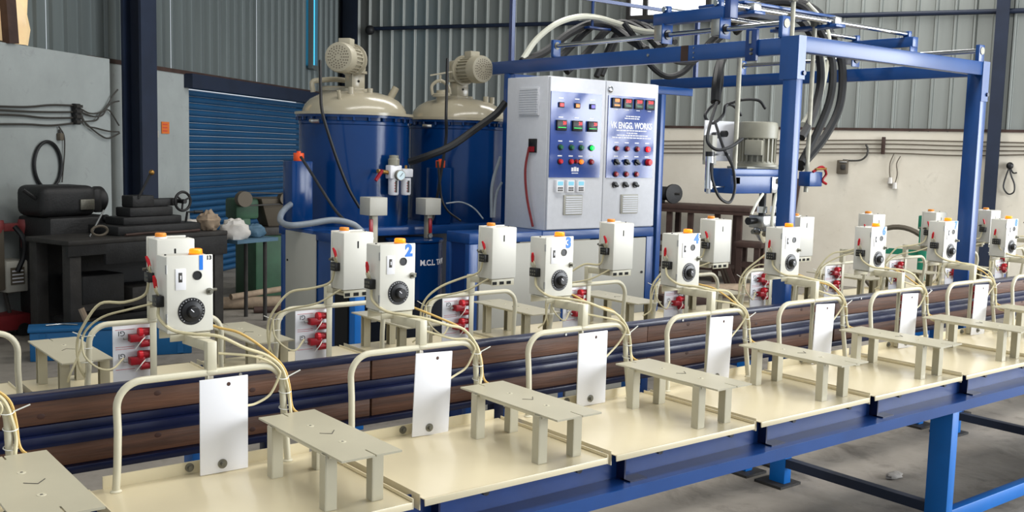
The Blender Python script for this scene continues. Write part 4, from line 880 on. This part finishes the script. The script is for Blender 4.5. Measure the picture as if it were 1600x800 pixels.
p = Vector((x+0.20, y-0.08, z0-0.03)); MB().cyl(p, p+Vector((0.035, -0.02, 0.075)), 0.022, n=12).build('sight_nozzle', 'tank_cream', t1); MB().cyl((x-0.20, y-0.18, z0-0.05), (x-0.215, y-0.19, z0+0.0), 0.012, n=8).build('vent_stub', 'tank_cream', t1)
t2, _ = tank(*D2, (0.03, -1.0, 0.0), ((0.18, -0.13, 0), (0.10, -0.17, 0)), 'blue tank with cream dome standing right, partly behind the cabinet beam', False)
x, y = D2
MB().lathe([(0.036, 0), (0.036, 0.05), (0.06, 0.052), (0.06, 0.07), (0.03, 0.075), (0.03, 0.09), (0, 0.09)], 18, (x-0.19, y-0.08, z0-0.035), (-0.15, -0.05, 1)).build('filler_neck', 'tank_cream', t2)
q = Vector((x-0.20, y-0.085, z0+0.05))
MB().tube(smooth([q+Vector((-.055, 0.02, -.03)), q+Vector((-.06, 0.02, .03)), q+Vector((-.01, 0, .065)), q+Vector((.04, -.02, .03)), q+Vector((.055, -.02, -.02))], 5), 0.011, 8).build('bail_clamp', 'tank_cream', t2)
MB().cyl(q+Vector((-.01, 0, .05)), q+Vector((-.01, 0, .10)), 0.008, n=8).build('clamp_screw', 'tank_cream', t2); MB().bar(q+Vector((-.07, .03, .095)), q+Vector((.06, -.03, .125)), 0.014, 0.010).build('tommy_bar', 'motor_cream', t2)
relocate(t1); relocate(t2)
# level tubes beside the tanks, with orange caps
for (xx, yy, lab) in ((1.63, 2.78, 'narrow blue level box with an orange cap on the left tank side'), (2.60, 2.78, 'narrow blue level box with an orange cap between the two tanks')):
    le = empty('level_box', (xx, yy, zt), lab, 'level box', 'orange-capped level boxes')
    big = xx < 2
    if big: B(xx-0.07, xx+0.06, yy-0.04, yy+0.08, zt, 1.42).build('housing', 'tank_blue', le, bevel=0.006)
    else: B(xx-0.05, xx+0.06, yy-0.02, yy+0.10, zt, 1.30+0.09).build('housing', 'tank_blue', le, bevel=0.006)
    zc = 1.42 if big else 1.39
    MB().cyl((xx-0.005, yy+0.01, zc), (xx-0.005, yy+0.01, zc+0.045), 0.030, n=18).build('cap', 'orange_paint', le, bevel=0.002); MB().cyl((xx-0.005, yy+0.01, zc+0.045), (xx-0.005, yy+0.01, zc+0.055), 0.012, n=10).build('cap_nut', 'orange_paint', le)
    relocate(le)
# air regulator hanging on the first tank
fr = empty('air_regulator', (2.2, 2.70, 1.23), 'cream air filter and regulator pair with a round gauge on the left tank', 'regulator')
yy = 2.66
rb = B(2.135, 2.215, yy-0.03, yy+0.03, 1.325, 1.405).build('regulator_body', 'panel_white', fr, bevel=0.006); MB().lathe([(0.034, 0), (0.034, 0.035), (0.028, 0.04), (0.028, 0.058), (0, 0.06)], 20, (2.175, yy, 1.405)).build('adjusting_knob', 'motor_grey', fr)
B(2.225, 2.295, yy-0.028, yy+0.028, 1.335, 1.385).build('lubricator_body', 'panel_white', fr, bevel=0.006); MB().cyl((2.26, yy, 1.385), (2.26, yy, 1.405), 0.008, n=8).build('oil_screw', 'brass', fr)
for xx in (2.175, 2.26):
    bo = MB().lathe([(0, 0), (0.026, 0.003), (0.031, 0.01), (0.031, 0.105), (0, 0.105)], 20, (xx, yy, 1.225)).build('bowl', 'panel_white', fr); B(xx-0.006, xx+0.006, yy-0.0335, yy-0.030, 1.245, 1.315).build('sight_glass', 'cable_grey', bo)
    for i in range(4): B(xx-0.012, xx-0.008, yy-0.0335, yy-0.0315, 1.25+0.016*i, 1.256+0.016*i).build('level_mark', 'red_ink', bo)
ga_ = MB().cyl((2.192, yy-0.03, 1.347), (2.192, yy-0.055, 1.347), 0.031, n=24).build('gauge', 'bolt_steel', fr); MB().cyl((2.192, yy-0.055, 1.347), (2.192, yy-0.0565, 1.347), 0.027, n=24).build('gauge_face', 'gauge_face', ga_); MB().bar((2.185, yy-0.0575, 1.340), (2.205, yy-0.0575, 1.362), 0.002, 0.003, (0, 1, 0)).build('gauge_needle', 'iron_black', ga_)
MB().cyl((2.135, yy, 1.362), (2.06, yy-0.01, 1.37), 0.013, n=10).build('inlet', 'brass', fr); MB().bar((2.085, yy-0.02, 1.375), (2.035, yy-0.03, 1.315), 0.014, 0.016).build('ball_valve_lever', 'red_plastic', fr); MB().cyl((2.215, yy, 1.36), (2.225, yy, 1.36), 0.018, n=10).build('coupling', 'bolt_steel', fr)
B(2.15, 2.28, yy+0.028, yy+0.055, 1.34, 1.37).build('bracket', 'steel', fr)
relocate(fr)
# small tank with lettering, and two boxed valves standing on it
mx_, my_, mr = 2.30, 2.62, 0.17
sm = empty('small_tank', (mx_, my_, 0), 'small blue drum lettered in white beneath the platform', 'tank')
MB().lathe([(0, 0.60), (mr*0.9, 0.60), (mr, 0.62), (mr, 0.955), (mr+0.006, 0.958), (mr+0.006, 0.970), (0, 0.973)], 40, (mx_, my_, 0)).build('drum', 'tank_blue', sm)
for a in (0.5, 2.6, 4.7): MB().cyl((mx_+0.12*math.cos(a), my_+0.12*math.sin(a), 0), (mx_+0.12*math.cos(a), my_+0.12*math.sin(a), 0.61), 0.02, n=10).build('leg', 'blue_frame', sm)
def bendtxt(p):
    a = -PI/2 + 0.30 + p.x/mr; return Vector((mx_+(mr+0.0008+p.z)*math.cos(a), my_+(mr+0.0008+p.z)*math.sin(a), 0.838+p.y))
text('lettering', 'M.C.L. TANK', 0.046, 'white_ink', None, sm, bold=0.0014, bend=bendtxt, sx=0.86)
relocate(sm)
for xx, yy, zb_, zb2, lab in ((1.83, 2.30, 0.55, 1.14, 'grey cube on a square stalk with a red lever, left of the drum'), (2.365, 2.57, 0.973, 1.115, 'grey cube on a square stalk with a red lever, above the drum')):
    vp = empty('valve_post', (xx, yy, zb_), lab, 'valve', 'boxed valves beside the drum')
    B(xx-0.018, xx+0.018, yy-0.018, yy+0.018, zb_, zb2).build('stalk', 'motor_cream', vp, bevel=0.002); B(xx-0.055, xx+0.055, yy-0.055, yy+0.055, zb2, zb2+0.098).build('cap_box', 'pedestal_grey', vp, bevel=0.003)
    s_ = -0.03 if xx < 2 else -0.002
    MB().bar((xx+s_, yy-0.026, zb2-0.02), (xx+s_, yy-0.028, zb2-0.11), 0.022, 0.008, (0, 1, 0)).build('lever', 'red_plastic', vp, bevel=0.003); MB().cyl((xx+s_, yy-0.02, zb2-0.125), (xx+s_, yy-0.034, zb2-0.125), 0.014, n=12).build('lever_boss', 'steel', vp)
    relocate(vp)
# hoses and cables at the tanks
hose('flexible_conduit', [at(456, 318, y=2.78), at(446, 326, y=2.66), at(439, 336, y=2.56), at(439, 346, y=2.45), at(452, 352, y=2.35), at(480, 350, y=2.3), at(520, 344, y=2.25), at(550, 350, y=2.2), at(566, 362, y=2.18)], 0.017, 'grey_hose', 'grey flexible conduit wrapped round the foot of the left tank', None, 10)
cab = [([(500, 95, 2.85), (501, 140, 2.72), (503, 172, 2.66), (512, 205, 2.64), (527, 250, 2.63), (545, 295, 2.62), (562, 325, 2.6)], 0.009, 'black motor cable running down the front of the left tank'),
       ([(699, 92, 2.9), (698, 140, 2.8), (697, 182, 2.72), (697, 215, 2.73), (690, 265, 2.73), (680, 325, 2.70), (675, 345, 2.66)], 0.009, 'black motor cable running down the front of the right tank'),
       ([(640, 253, 2.6), (670, 243, 2.5), (705, 228, 2.45), (745, 200, 2.42), (775, 178, 2.4), (790, 160, 2.38)], 0.022, 'thick black hose slanting across the right tank to the cabinet'),
       ([(470, 245, 2.7), (485, 268, 2.62), (505, 300, 2.5), (525, 330, 2.4), (545, 350, 2.3)], 0.008, 'pale and black lead running down from the orange cap'),
       ([(782, 245, 2.42), (772, 275, 2.42), (768, 300, 2.41), (768, 340, 2.40)], 0.010, 'grey tube hanging beside the cabinet, left one'),
       ([(784, 285, 2.40), (775, 305, 2.40), (772, 340, 2.38)], 0.008, 'grey tube hanging beside the cabinet, short right one'),
       ([(684, 252, 2.72), (687, 280, 2.70), (690, 310, 2.66), (700, 330, 2.6), (720, 345, 2.5)], 0.007, 'dark lead hanging from the orange cap between the tanks'),
       ([(697, 318, 2.6), (720, 316, 2.55), (740, 325, 2.5), (755, 342, 2.4)], 0.005, 'thin grey wire bowed in front of the right tank')]
for i, (pts, r, lab) in enumerate(cab): hose('tank_cable', [A_(*p) for p in pts], r, 'grey_hose' if i in (4, 5, 7) else 'black_rubber', lab, 'cables and tubes at the tanks')

# ================================================================== LEFT: WORKBENCH AND MACHINES
U = Vector((0.945, 0.326, 0)); V = Vector((-0.326, 0.945, 0)); BO = Vector((0.93, 4.93, 0))
def bl(u, v, z): p = BO+U*u+V*v; return Vector((p.x, p.y, z))
MXB = Matrix(((U.x, V.x, 0, BO.x), (U.y, V.y, 0, BO.y), (0, 0, 1, 0), (0, 0, 0, 1)))
def LB(u0_, u1, v0, v1, z0, z1): return MB().box(u0_, u1, v0, v1, z0, z1, MXB)
wb = empty('workbench', tuple(bl(0.7, 0.45, 0)), 'heavy blackened steel workbench standing before the left wall', 'workbench')
LB(0, 1.43, 0, 0.52, 0.765, 0.80).build('top', 'iron_dark', wb, bevel=0.006); LB(0.30, 1.43, 0.005, 0.04, 0.61, 0.765).build('apron', 'iron_black', wb, bevel=0.004); LB(0.0, 0.30, 0.005, 0.04, 0.69, 0.765).build('apron', 'iron_black', wb)
for u_ in (0.02, 1.31):
    for v_ in (0.02, 0.42): LB(u_, u_+0.09, v_, v_+0.09, 0, 0.765).build('leg', 'iron_dark', wb, bevel=0.004)
LB(0.10, 1.31, 0.06, 0.10, 0.28, 0.32).build('stretcher', 'iron_dark', wb); LB(0.12, 1.30, 0.12, 0.42, 0.18, 0.21).build('lower_shelf', 'iron_black', wb)
LB(0.03, 1.40, 0.50, 0.515, 0.04, 0.765).build('back_panel', 'iron_black', wb); LB(0.20, 0.55, 0.14, 0.40, 0.21, 0.52).build('tool_drawer', 'iron_black', wb, bevel=0.01); LB(0.62, 1.20, 0.14, 0.42, 0.21, 0.40).build('tool_tray', 'iron_dark', wb, bevel=0.01)  # rear sheet added to darken the space under the bench top
relocate(wb)
# vice / milling table with handwheel
vm = empty('milling_vice', tuple(bl(0.95, 0.23, 0.8)), 'dark machine table with a spoked handwheel standing on the workbench', 'machine')
LB(0.48, 1.25, 0.11, 0.48, 0.80, 0.87).build('base', 'iron_black', vm, bevel=0.01); LB(0.58, 1.12, 0.18, 0.41, 0.87, 0.93).build('slide', 'iron_black', vm, bevel=0.01)
LB(0.66, 1.06, 0.21, 0.39, 0.93, 1.00).build('upper_slide', 'iron_black', vm, bevel=0.01); LB(0.70, 0.90, 0.23, 0.37, 1.0, 1.09).build('jaw', 'iron_black', vm, bevel=0.01); LB(0.90, 1.15, 0.26, 0.34, 1.0, 1.06).build('jaw_arm', 'iron_black', vm, bevel=0.01)
wc = bl(1.17, 0.23, 1.035); wr_ = MB().tube([wc+U*(0.075*math.cos(a))+Vector((0, 0, 0.075*math.sin(a))) for a in [2*PI*i/28 for i in range(29)]], 0.011, 8, caps=False).build('handwheel', 'iron_black', vm)
for i in range(3):
    a = i*2*PI/3+.4; MB().cyl(wc, wc+U*(0.075*math.cos(a))+Vector((0, 0, 0.075*math.sin(a))), 0.008, n=8).build('spoke', 'iron_black', wr_)
MB().cyl(wc+V*0.06, wc-V*0.03, 0.018, n=12).build('hub', 'iron_black', wr_)
hp_ = MB().cyl(bl(0.75, 0.23, 1.07), at(236, 270, y=bl(0.75, 0.23, 0).y), 0.010, n=8).build('lever', 'iron_black', vm); MB().ball(at(237, 269.5, y=bl(0.75, 0.23, 0).y), 0.022, n=12, m=8).build('lever_knob', 'brass', hp_)
ck = MB().tube([bl(1.18, 0.21, 0.86), bl(1.18, 0.19, 0.95), bl(1.23, 0.17, 0.95)], 0.010, 8).build('crank', 'iron_black', vm); MB().cyl(bl(1.23, 0.17, 0.95), bl(1.30, 0.15, 0.95), 0.014, n=8).build('crank_handle', 'iron_black', ck)
relocate(vm)
cr = bl(0.36, 0.16, 0.845)
tag(MB().tube([cr+U*(0.065*math.cos(a))+Vector((0, 0, 0.035*math.sin(a))) for a in [2*PI*i/20 for i in range(21)]], 0.010, 6, caps=False).build('hose_loop', 'cable_wall'), 'small grey hose loop lying on the workbench', 'hose')
tag(MB().cyl(bl(0.32, 0.22, 0.80), bl(0.44, 0.22, 0.99), 0.007, n=8).build('steel_rod', 'steel'), 'thin bright rod leaning upright on the workbench', 'rod')
def lump(name, c, rx, ry, rz, m, label, cat, amp=0.25, seed=1, n=22, mm=14):
    rnd = random.Random(seed); ph_ = [rnd.uniform(0, 6.28) for _ in range(8)]; mb = MB().ball((0, 0, 0), 1, n=n, m=mm); out = []
    for p in mb.v:
        p = Vector(p); k = 1+amp*(0.5*math.sin(5*p.x+ph_[0])*math.sin(4*p.z+ph_[1])+0.4*math.sin(9*p.y+7*p.z+ph_[2])+0.3*math.sin(13*p.x-11*p.y+ph_[3])+0.2*math.sin(17*p.z+ph_[4]))
        q = Vector((p.x*rx*k, p.y*ry*k, max(p.z*k, -0.72)*rz)); out.append(Vector(c)+q)
    mb.v = [tuple(q) for q in out]; return tag(mb.build(name, m), label, cat)
c_ = bl(1.335, 0.12, 0.865); lump('rag_heap', c_, 0.09, 0.08, 0.088, 'rag_tan', 'crumpled tan rag heap at the right end of the workbench', 'rag', 0.22, 3)
c_ = bl(1.37, 0.36, 0.832); lump('white_bag', c_, 0.10, 0.07, 0.042, 'plastic_bag', 'flat white plastic bag on the right corner of the workbench', 'bag', 0.15, 5)
tag(MB().tube(smooth([bl(0.5, 0.05, 0.812), bl(0.75, 0.07, 0.815), bl(0.95, 0.04, 0.812), bl(1.2, 0.07, 0.812)], 4), 0.011, 6).build('rod_offcut', 'rust_dark'), 'rusty rod lying along the front of the workbench', 'rod')
# small stand with bags beside the bench
so_ = Vector((2.52, 5.72, 0))
st = empty('side_stand', tuple(so_), 'thin steel stand with a plank top right of the workbench', 'stand')
MB().bar((2.30, 5.55, 0.70), (2.74, 5.72, 0.70), 0.34, 0.03).build('top', 'old_blue', st); 
for q in ((2.68, 5.56), (2.62, 5.82), (2.30, 5.66)): MB().cyl((q[0], q[1], 0), (q[0], q[1], 0.69), 0.018, n=8).build('leg', 'iron_dark', st)
relocate(st)
lump('carrier_bag', (2.40, 5.54, 0.782), 0.125, 0.10, 0.105, 'plastic_bag', 'crumpled white carrier bag beside the workbench', 'bag', 0.16, 8)
lump('blue_bag', (2.62, 5.63, 0.765), 0.09, 0.07, 0.065, 'old_blue', 'small bluish plastic bag next to the white carrier bag', 'bag', 0.15, 9)
# green machine with hopper in front of the shutter
gmx, gmy = 3.38, 6.9
gm_ = empty('crusher_machine', (gmx, gmy, 0), 'green machine with grey hopper and motor in front of the blue shutter', 'machine')
B(gmx-0.30, gmx+0.35, gmy-0.25, gmy+0.25, 0.0, 0.62).build('base', 'machine_green', gm_, bevel=0.02); B(gmx-0.18, gmx+0.30, gmy-0.2, gmy+0.2, 0.62, 0.70).build('deck', 'iron_dark', gm_, bevel=0.01)
MB().add([(gmx-0.10, gmy-0.1, 0.70), (gmx+0.12, gmy-0.1, 0.70), (gmx+0.12, gmy+0.1, 0.70), (gmx-0.10, gmy+0.1, 0.70), (gmx-0.22, gmy-0.2, 0.98), (gmx+0.28, gmy-0.2, 0.98), (gmx+0.28, gmy+0.2, 0.98), (gmx-0.22, gmy+0.2, 0.98)], ((0,3,2,1),(4,5,6,7),(0,1,5,4),(1,2,6,5),(2,3,7,6),(3,0,4,7))).build('hopper', 'cable_wall', gm_, bevel=0.01)
B(gmx-0.46, gmx-0.22, gmy-0.16, gmy+0.12, 0.78, 0.98).build('gear_case', 'machine_green', gm_, bevel=0.03); B(gmx-0.44, gmx-0.30, gmy-0.15, gmy+0.1, 0.60, 0.80).build('case_foot', 'machine_green', gm_, bevel=0.02)
for q, r_ in ((-0.40, 0.075), (0.02, 0.06)): MB().cyl((gmx+q, gmy-0.24, 0.98), (gmx+q, gmy-0.16, 0.98), r_, n=18).build('pulley', 'cable_wall', gm_)
MB().bar((gmx-0.40, gmy-0.2, 1.045), (gmx+0.02, gmy-0.2, 1.03), 0.03, 0.012).build('belt', 'iron_dark', gm_); MB().bar((gmx-0.40, gmy-0.2, 0.915), (gmx+0.02, gmy-0.2, 0.93), 0.03, 0.012).build('belt', 'iron_dark', gm_)
relocate(gm_)
for i, (a, b, r_, m, lab) in enumerate((((2.55, 6.3, .06), (3.25, 6.0, .06), .055, 'rag_tan', 'thick tan pipe lying on the floor beyond the workbench'), ((2.5, 6.5, .04), (3.3, 6.35, .05), .03, 'cable_wall', 'thin grey pipe lying on the floor behind the tan pipe'), ((2.62, 6.15, .13), (3.2, 6.25, .16), .028, 'rag_tan', 'thin tan pipe lying across the scrap pipes'), ((2.75, 5.95, .03), (3.35, 5.75, .03), .03, 'rust_dark', 'rusty pipe lying in front of the scrap pipes'))):
    tag(MB().cyl(a, b, r_, n=12).build('scrap_pipe', m), lab, 'pipe', 'scrap pipes on the floor')
# shaping machine against the left wall
so2 = Vector((1.15, 5.84, 0)); MXS = Matrix(((U.x, V.x, 0, so2.x), (U.y, V.y, 0, so2.y), (0, 0, 1, 0), (0, 0, 0, 1)))
def SB(u0_, u1, v0, v1, z0, z1): return MB().box(u0_, u1, v0, v1, z0, z1, MXS)
sp = empty('shaping_machine', tuple(so2), 'large black cast-iron shaping machine against the left white wall', 'machine')
SB(-0.26, 0.26, -0.22, 0.24, 0, 0.16).build('base', 'iron_black', sp, bevel=0.02); SB(-0.27, 0.27, -0.21, 0.22, 0.16, 0.92).build('column', 'iron_black', sp, bevel=0.03); SB(-0.31, 0.16, -0.18, 0.18, 0.92, 1.155).build('ram_head', 'iron_black', sp, bevel=0.06, seg=4)
SB(0.16, 0.24, -0.13, 0.13, 0.94, 1.13).build('neck', 'iron_black', sp, bevel=0.03)
p = MXS @ Vector((0.24, 0, 1.035)); MB().lathe([(0, 0), (0.09, 0), (0.105, 0.02), (0.105, 0.06), (0.08, 0.085), (0, 0.09)], 28, p, U).build('drum', 'iron_black', sp)
SB(0.00, 0.12, -0.195, -0.18, 0.97, 1.05).build('name_plate', 'bolt_steel', sp, bevel=0.003); SB(-0.12, 0.34, -0.25, -0.20, 0.60, 0.72).build('table', 'iron_black', sp, bevel=0.015); SB(0.20, 0.30, -0.22, 0.1, 0.66, 0.86).build('tool_slide', 'iron_black', sp, bevel=0.02)
p = MXS @ Vector((-0.31, -0.1, 1.06)); MB().cyl(p, p-U*0.10+Vector((0, 0, 0.07)), 0.014, n=8).build('lever', 'iron_black', sp); p = MXS @ Vector((0.2, -0.22, 0.9)); MB().ball(p, 0.03, n=12, m=8).build('handle_ball', 'iron_black', sp)
relocate(sp)
# welding set on a red trolley at the left edge
wo = at(8, 528, z=0.0); MXW = Matrix(((U.x, V.x, 0, wo.x), (U.y, V.y, 0, wo.y), (0, 0, 1, 0), (0, 0, 0, 1)))
def WB(u0_, u1, v0, v1, z0, z1): return MB().box(u0_, u1, v0, v1, z0, z1, MXW)
ws = empty('spot_welder', tuple(wo), 'worn grey foot-operated welding machine on a red base at the left edge', 'machine')
WB(-0.22, 0.20, -0.02, 0.30, 0.05, 0.17).build('trolley_base', 'red_machine', ws, bevel=0.01)
for u_ in (-0.16, 0.14): 
    p = MXW @ Vector((u_, -0.03, 0.05)); MB().cyl(p, p+V*0.04, 0.05, n=16).build('wheel', 'iron_black', ws)
for u_ in (-0.10, 0.10): MB().cyl(MXW @ Vector((u_, 0.1, 0.17)), MXW @ Vector((u_-0.05, 0.1, 0.42)), 0.015, n=8).build('support', 'cable_grey', ws)
WB(-0.24, 0.02, 0.0, 0.26, 0.36, 0.85).build('case', 'cable_wall', ws, bevel=0.015); WB(0.02, 0.20, -0.01, 0.24, 0.34, 0.58).build('front_box', 'pedestal_grey', ws, bevel=0.012); WB(0.05, 0.16, -0.016, -0.01, 0.40, 0.53).build('rating_plate', 'cable_wall', ws)
for i in range(4): WB(0.06, 0.15, -0.018, -0.016, 0.415+0.028*i, 0.425+0.028*i).build('plate_line', 'panel_white', ws)
WB(-0.24, 0.30, 0.05, 0.13, 0.80, 0.86).build('upper_arm', 'pink_red', ws, bevel=0.012); 
for u_, h_ in ((-0.02, 0.22), (0.22, 0.20)):
    p = MXW @ Vector((u_, 0.05, 0.86)); MB().tube(smooth([p+Vector((0, 0, .03)), p-Vector((0, 0, .06)), p-Vector((0, 0, h_)), p-Vector((0, 0, h_+.07))], 4), [0.055, 0.06, 0.062, 0.06, 0.052, 0.045, 0.04, 0.038, 0.036, 0.034, 0.03, 0.028, 0.026], 12).build('electrode_holder', 'pink_red', ws)
MB().tube(smooth([MXW @ Vector((0.1, 0.0, 0.84)), MXW @ Vector((0.13, -0.06, 0.75)), MXW @ Vector((0.14, -0.04, 0.62)), MXW @ Vector((0.10, -0.02, 0.50))], 5), 0.02, 8).build('water_hose', 'black_rubber', ws)
relocate(ws)
# blue steel box on the floor
c0_ = at(47, 566, z=0.0); c1_ = at(300, 552, z=0.0); cu_ = (c1_-c0_).normalized(); cv_ = Vector((-cu_.y, cu_.x, 0)); LC = (c1_-c0_).length
MXC = Matrix(((cu_.x, cv_.x, 0, c0_.x), (cu_.y, cv_.y, 0, c0_.y), (0, 0, 1, 0), (0, 0, 0, 1)))
cr_ = empty('steel_chest', tuple(c0_), 'long low bright blue steel chest on the floor before the workbench', 'chest')
MB().box(0, LC, 0, 0.20, 0.0, 0.20, MXC).build('body', 'crate_blue', cr_, bevel=0.008); MB().box(-0.012, LC+0.012, -0.012, 0.212, 0.20, 0.225, MXC).build('lid', 'crate_blue', cr_, bevel=0.006)
for q in (0.06, LC*0.5, LC-0.1): MB().box(q, q+0.04, -0.008, 0.0, 0.01, 0.19, MXC).build('rib', 'crate_blue', cr_)
relocate(cr_)
p = MXC @ Vector((0.36, 0.12, 0.225)); tag(MB().cyl(p+Vector((0, 0, .02)), p+Vector((-.03, .02, .11)), 0.022, n=8).build('wood_offcut', 'rag_tan'), 'short tan stick standing on the blue steel chest', 'offcut')
p = MXC @ Vector((0.10, 0.09, 0.232)); tag(MB().tube(smooth([p, p+cu_*.1+cv_*.03, p+cu_*.2-cv_*.02], 4), 0.006, 6).build('wire_offcut', 'steel'), 'bright wire offcut lying on the blue steel chest', 'wire')

# ================================================================== RIGHT: RUSTY TABLES BY THE BACK WALL
def RB(t0, t1, o0, o1, z0, z1): return wall_box(MB(), K, ER, NR, t0, t1, o0, o1, z0, z1)
OT = 0.75
ta_, tb_ = tr(1020, 322, OT), tr(1172, 325, OT); zt_ = on_right(1100, 322, OT).z
rtb = empty('rusty_table', tuple(K+ER*((ta_+tb_)/2)+NR*0.5), 'rusty brown steel table with braced legs against the back wall', 'table')
RB(ta_-0.5, tb_, 0.15, OT, zt_-0.05, zt_).build('top', 'rust_dark', rtb, bevel=0.006); RB(ta_-0.5, tb_, OT-0.06, OT-0.01, zt_-0.09, zt_-0.05).build('apron', 'rust_dark', rtb)
for px in (1026, 1044, 1077, 1119, 1154):
    q = tr(px, 360, OT-0.05); RB(q-0.03, q+0.03, OT-0.11, OT-0.05, 0, zt_-0.05).build('leg', 'rust_dark', rtb)
for px in (1060, 1150): q = tr(px, 360, 0.2); RB(q-0.03, q+0.03, 0.2, 0.26, 0, zt_-0.05).build('leg', 'rust_dark', rtb)
for z_ in (0.20, 0.33, 0.46): RB(ta_-0.5, tr(1097, 360, OT), OT-0.12, OT-0.04, z_, z_+0.07).build('stacked_bar', 'rust_dark', rtb, bevel=0.004)
RB(ta_-0.5, tb_, 0.2, OT-0.05, 0.14, 0.18).build('lower_shelf', 'rust_dark', rtb)
relocate(rtb)
gp_ = on_right(1046, 308, 0.5); bg_ = empty('bench_grinder', (gp_.x, gp_.y, zt_), 'black bench grinder with a large wheel on the rusty table', 'grinder')
zc = zt_+0.12
def rp(t_, o_, z_): q = K+ER*t_+NR*o_; return Vector((q.x, q.y, z_))
tg = (gp_-K).dot(ER)
MB().cyl(rp(tg-0.28, 0.5, zc), rp(tg-0.02, 0.5, zc), 0.085, n=20).build('motor_body', 'iron_black', bg_); RB(tg-0.22, tg-0.08, 0.42, 0.58, zt_, zt_+0.06).build('foot', 'iron_black', bg_, bevel=0.008)
MB().lathe([(0, -0.03), (0.06, -0.03), (0.118, -0.02), (0.118, 0.02), (0.06, 0.03), (0, 0.03)], 26, rp(tg+0.05, 0.5, zc), (ER+NR*0.8)).build('wheel', 'iron_black', bg_); MB().cyl(rp(tg-0.02, 0.5, zc), rp(tg+0.14, 0.52, zc), 0.014, n=8).build('spindle', 'iron_dark', bg_)
relocate(bg_)
OT2 = 1.1
t0_, t1_ = tr(1146, 382, OT2), tr(1190, 382, OT2); z2 = on_right(1168, 379, OT2).z
r2 = empty('rusty_bench', tuple(K+ER*((t0_+t1_)/2)+NR*0.95), 'small rusty bench standing just right of the rusty table', 'bench')
RB(t0_, t1_, 0.80, OT2, z2-0.06, z2).build('top', 'rust_dark', r2, bevel=0.006)
for q in (t0_+0.03, t1_-0.09):
    for o_ in (0.82, OT2-0.08): RB(q, q+0.06, o_, o_+0.06, 0, z2-0.06).build('leg', 'rust_dark', r2)
RB(t0_+0.05, t1_-0.05, OT2-0.1, OT2-0.04, 0.25, 0.31).build('stretcher', 'rust_dark', r2)
relocate(r2)
for i in range(5):
    q = tr(1140+4*i, 420, 1.25); tag(MB().bar(rp(q, 1.25+0.02*i, 0.0), rp(q-0.22, 1.18+0.02*i, 0.52-0.02*i), 0.05, 0.012, NR).build('steel_flat', 'cable_wall' if i % 2 else 'rust_dark'), ['leftmost', 'second', 'middle', 'fourth', 'rightmost'][i]+' of the five steel flats leaning against the rusty bench', 'steel flat', 'steel flats leaning on the bench')
for i, (a, b, m, lab) in enumerate((((1030, 470), (1150, 462), 'rust_dark', 'rusty beam lying on the floor before the rusty table'), ((1030, 455), (1180, 452), 'rag_tan', 'pale timber lying on the floor before the rusty table'), ((1120, 478), (1210, 470), 'cable_wall', 'grey steel bar lying on the floor near the gantry post'))):
    p, q = at(*a, z=0.06), at(*b, z=0.06); tag(MB().bar(p, q, 0.12, 0.12).build('scrap_bar', m, bevel=0.006), lab, 'beam', 'beams on the floor')
q0, q1 = on_right(1188, 415, 0.95), on_right(1204, 392, 0.95)
mdf = tag(MB().prism([(0, 0), (0.22, 0), (0.18, 0.26)], Matrix.Translation(rp(tr(1188, 420, 0.98), 0.98, 0.36)) @ Matrix(((ER.x, 0, NR.x, 0), (ER.y, 0, NR.y, 0), (0, 1, 0, 0), (0, 0, 0, 1))), 0.015).build('board_offcut', 'mdf_board'), 'triangular tan board offcut beside the rusty bench', 'board')
p = rp(tr(1219, 400, 0.6), 0.6, 0); tag(MB().bar(rp(tr(1222, 400, 0.3), 0.3, 0.0), rp(tr(1244, 320, 0.05), 0.05, 1.25), 0.08, 0.05, NR).build('leaning_angle', 'rust_dark'), 'rusty steel angle leaning on the back wall right of the near gantry post', 'steel angle')
p = rp(tr(1400, 420, 0.7), 0.7, 0); 
wh = empty('old_wheel', tuple(p), 'large grey-brown wheel rim standing near the back wall behind figure six', 'wheel')
cw = p+Vector((0, 0, 0.40)); MB().tube([cw+ER*(0.38*math.cos(a))+Vector((0, 0, 0.38*math.sin(a))) for a in [2*PI*i/40 for i in range(41)]], 0.028, 8, caps=False).build('rim', 'cable_wall', wh)
p_ = rp(tr(1400, 420, 0.7), 0.7, 0); MB().box(-0.12, 0.12, -0.06, 0.06, 0.0, 0.03, Matrix.Translation(p_)).build('wheel_chock', 'rust_dark', wh)
relocate(wh)
p = on_right(1442, 380, 0.9); gs = empty('green_stand', (p.x, p.y, 0), 'upright green steel stand near the back wall between the gantry posts', 'stand')
zt2 = on_right(1442, 337, 0.9).z; tg2 = (p-K).dot(ER)
RB(tg2-0.04, tg2+0.04, 0.86, 0.94, 0.02, zt2-0.14).build('post', 'teal_green', gs, bevel=0.004); RB(tg2-0.055, tg2+0.055, 0.85, 0.95, zt2-0.14, zt2).build('head', 'teal_green', gs, bevel=0.006); RB(tg2-0.25, tg2+0.25, 0.75, 1.05, 0.0, 0.02).build('base', 'teal_green', gs); RB(tg2-0.5, tg2-0.04, 0.88, 0.92, 0.50, 0.56).build('arm', 'teal_green', gs)
relocate(gs)
# bits of broken concrete on the floor
for i, (px, py, r_, lab) in enumerate(((1397, 747, 0.045, 'pale flake of broken concrete on the floor behind the near leg'), (1598, 754, 0.03, 'small pale chip on the floor at the right edge'), (1395, 669, 0.025, 'tiny pale chip on the floor below the near rail'))):
    p = at(px, py, z=0.0); lump('concrete_chip', (p.x, p.y, r_*0.3), r_*1.2, r_*0.6, r_*0.34, 'rubble', lab, 'concrete chip', 0.25, 20+i, 12, 8)
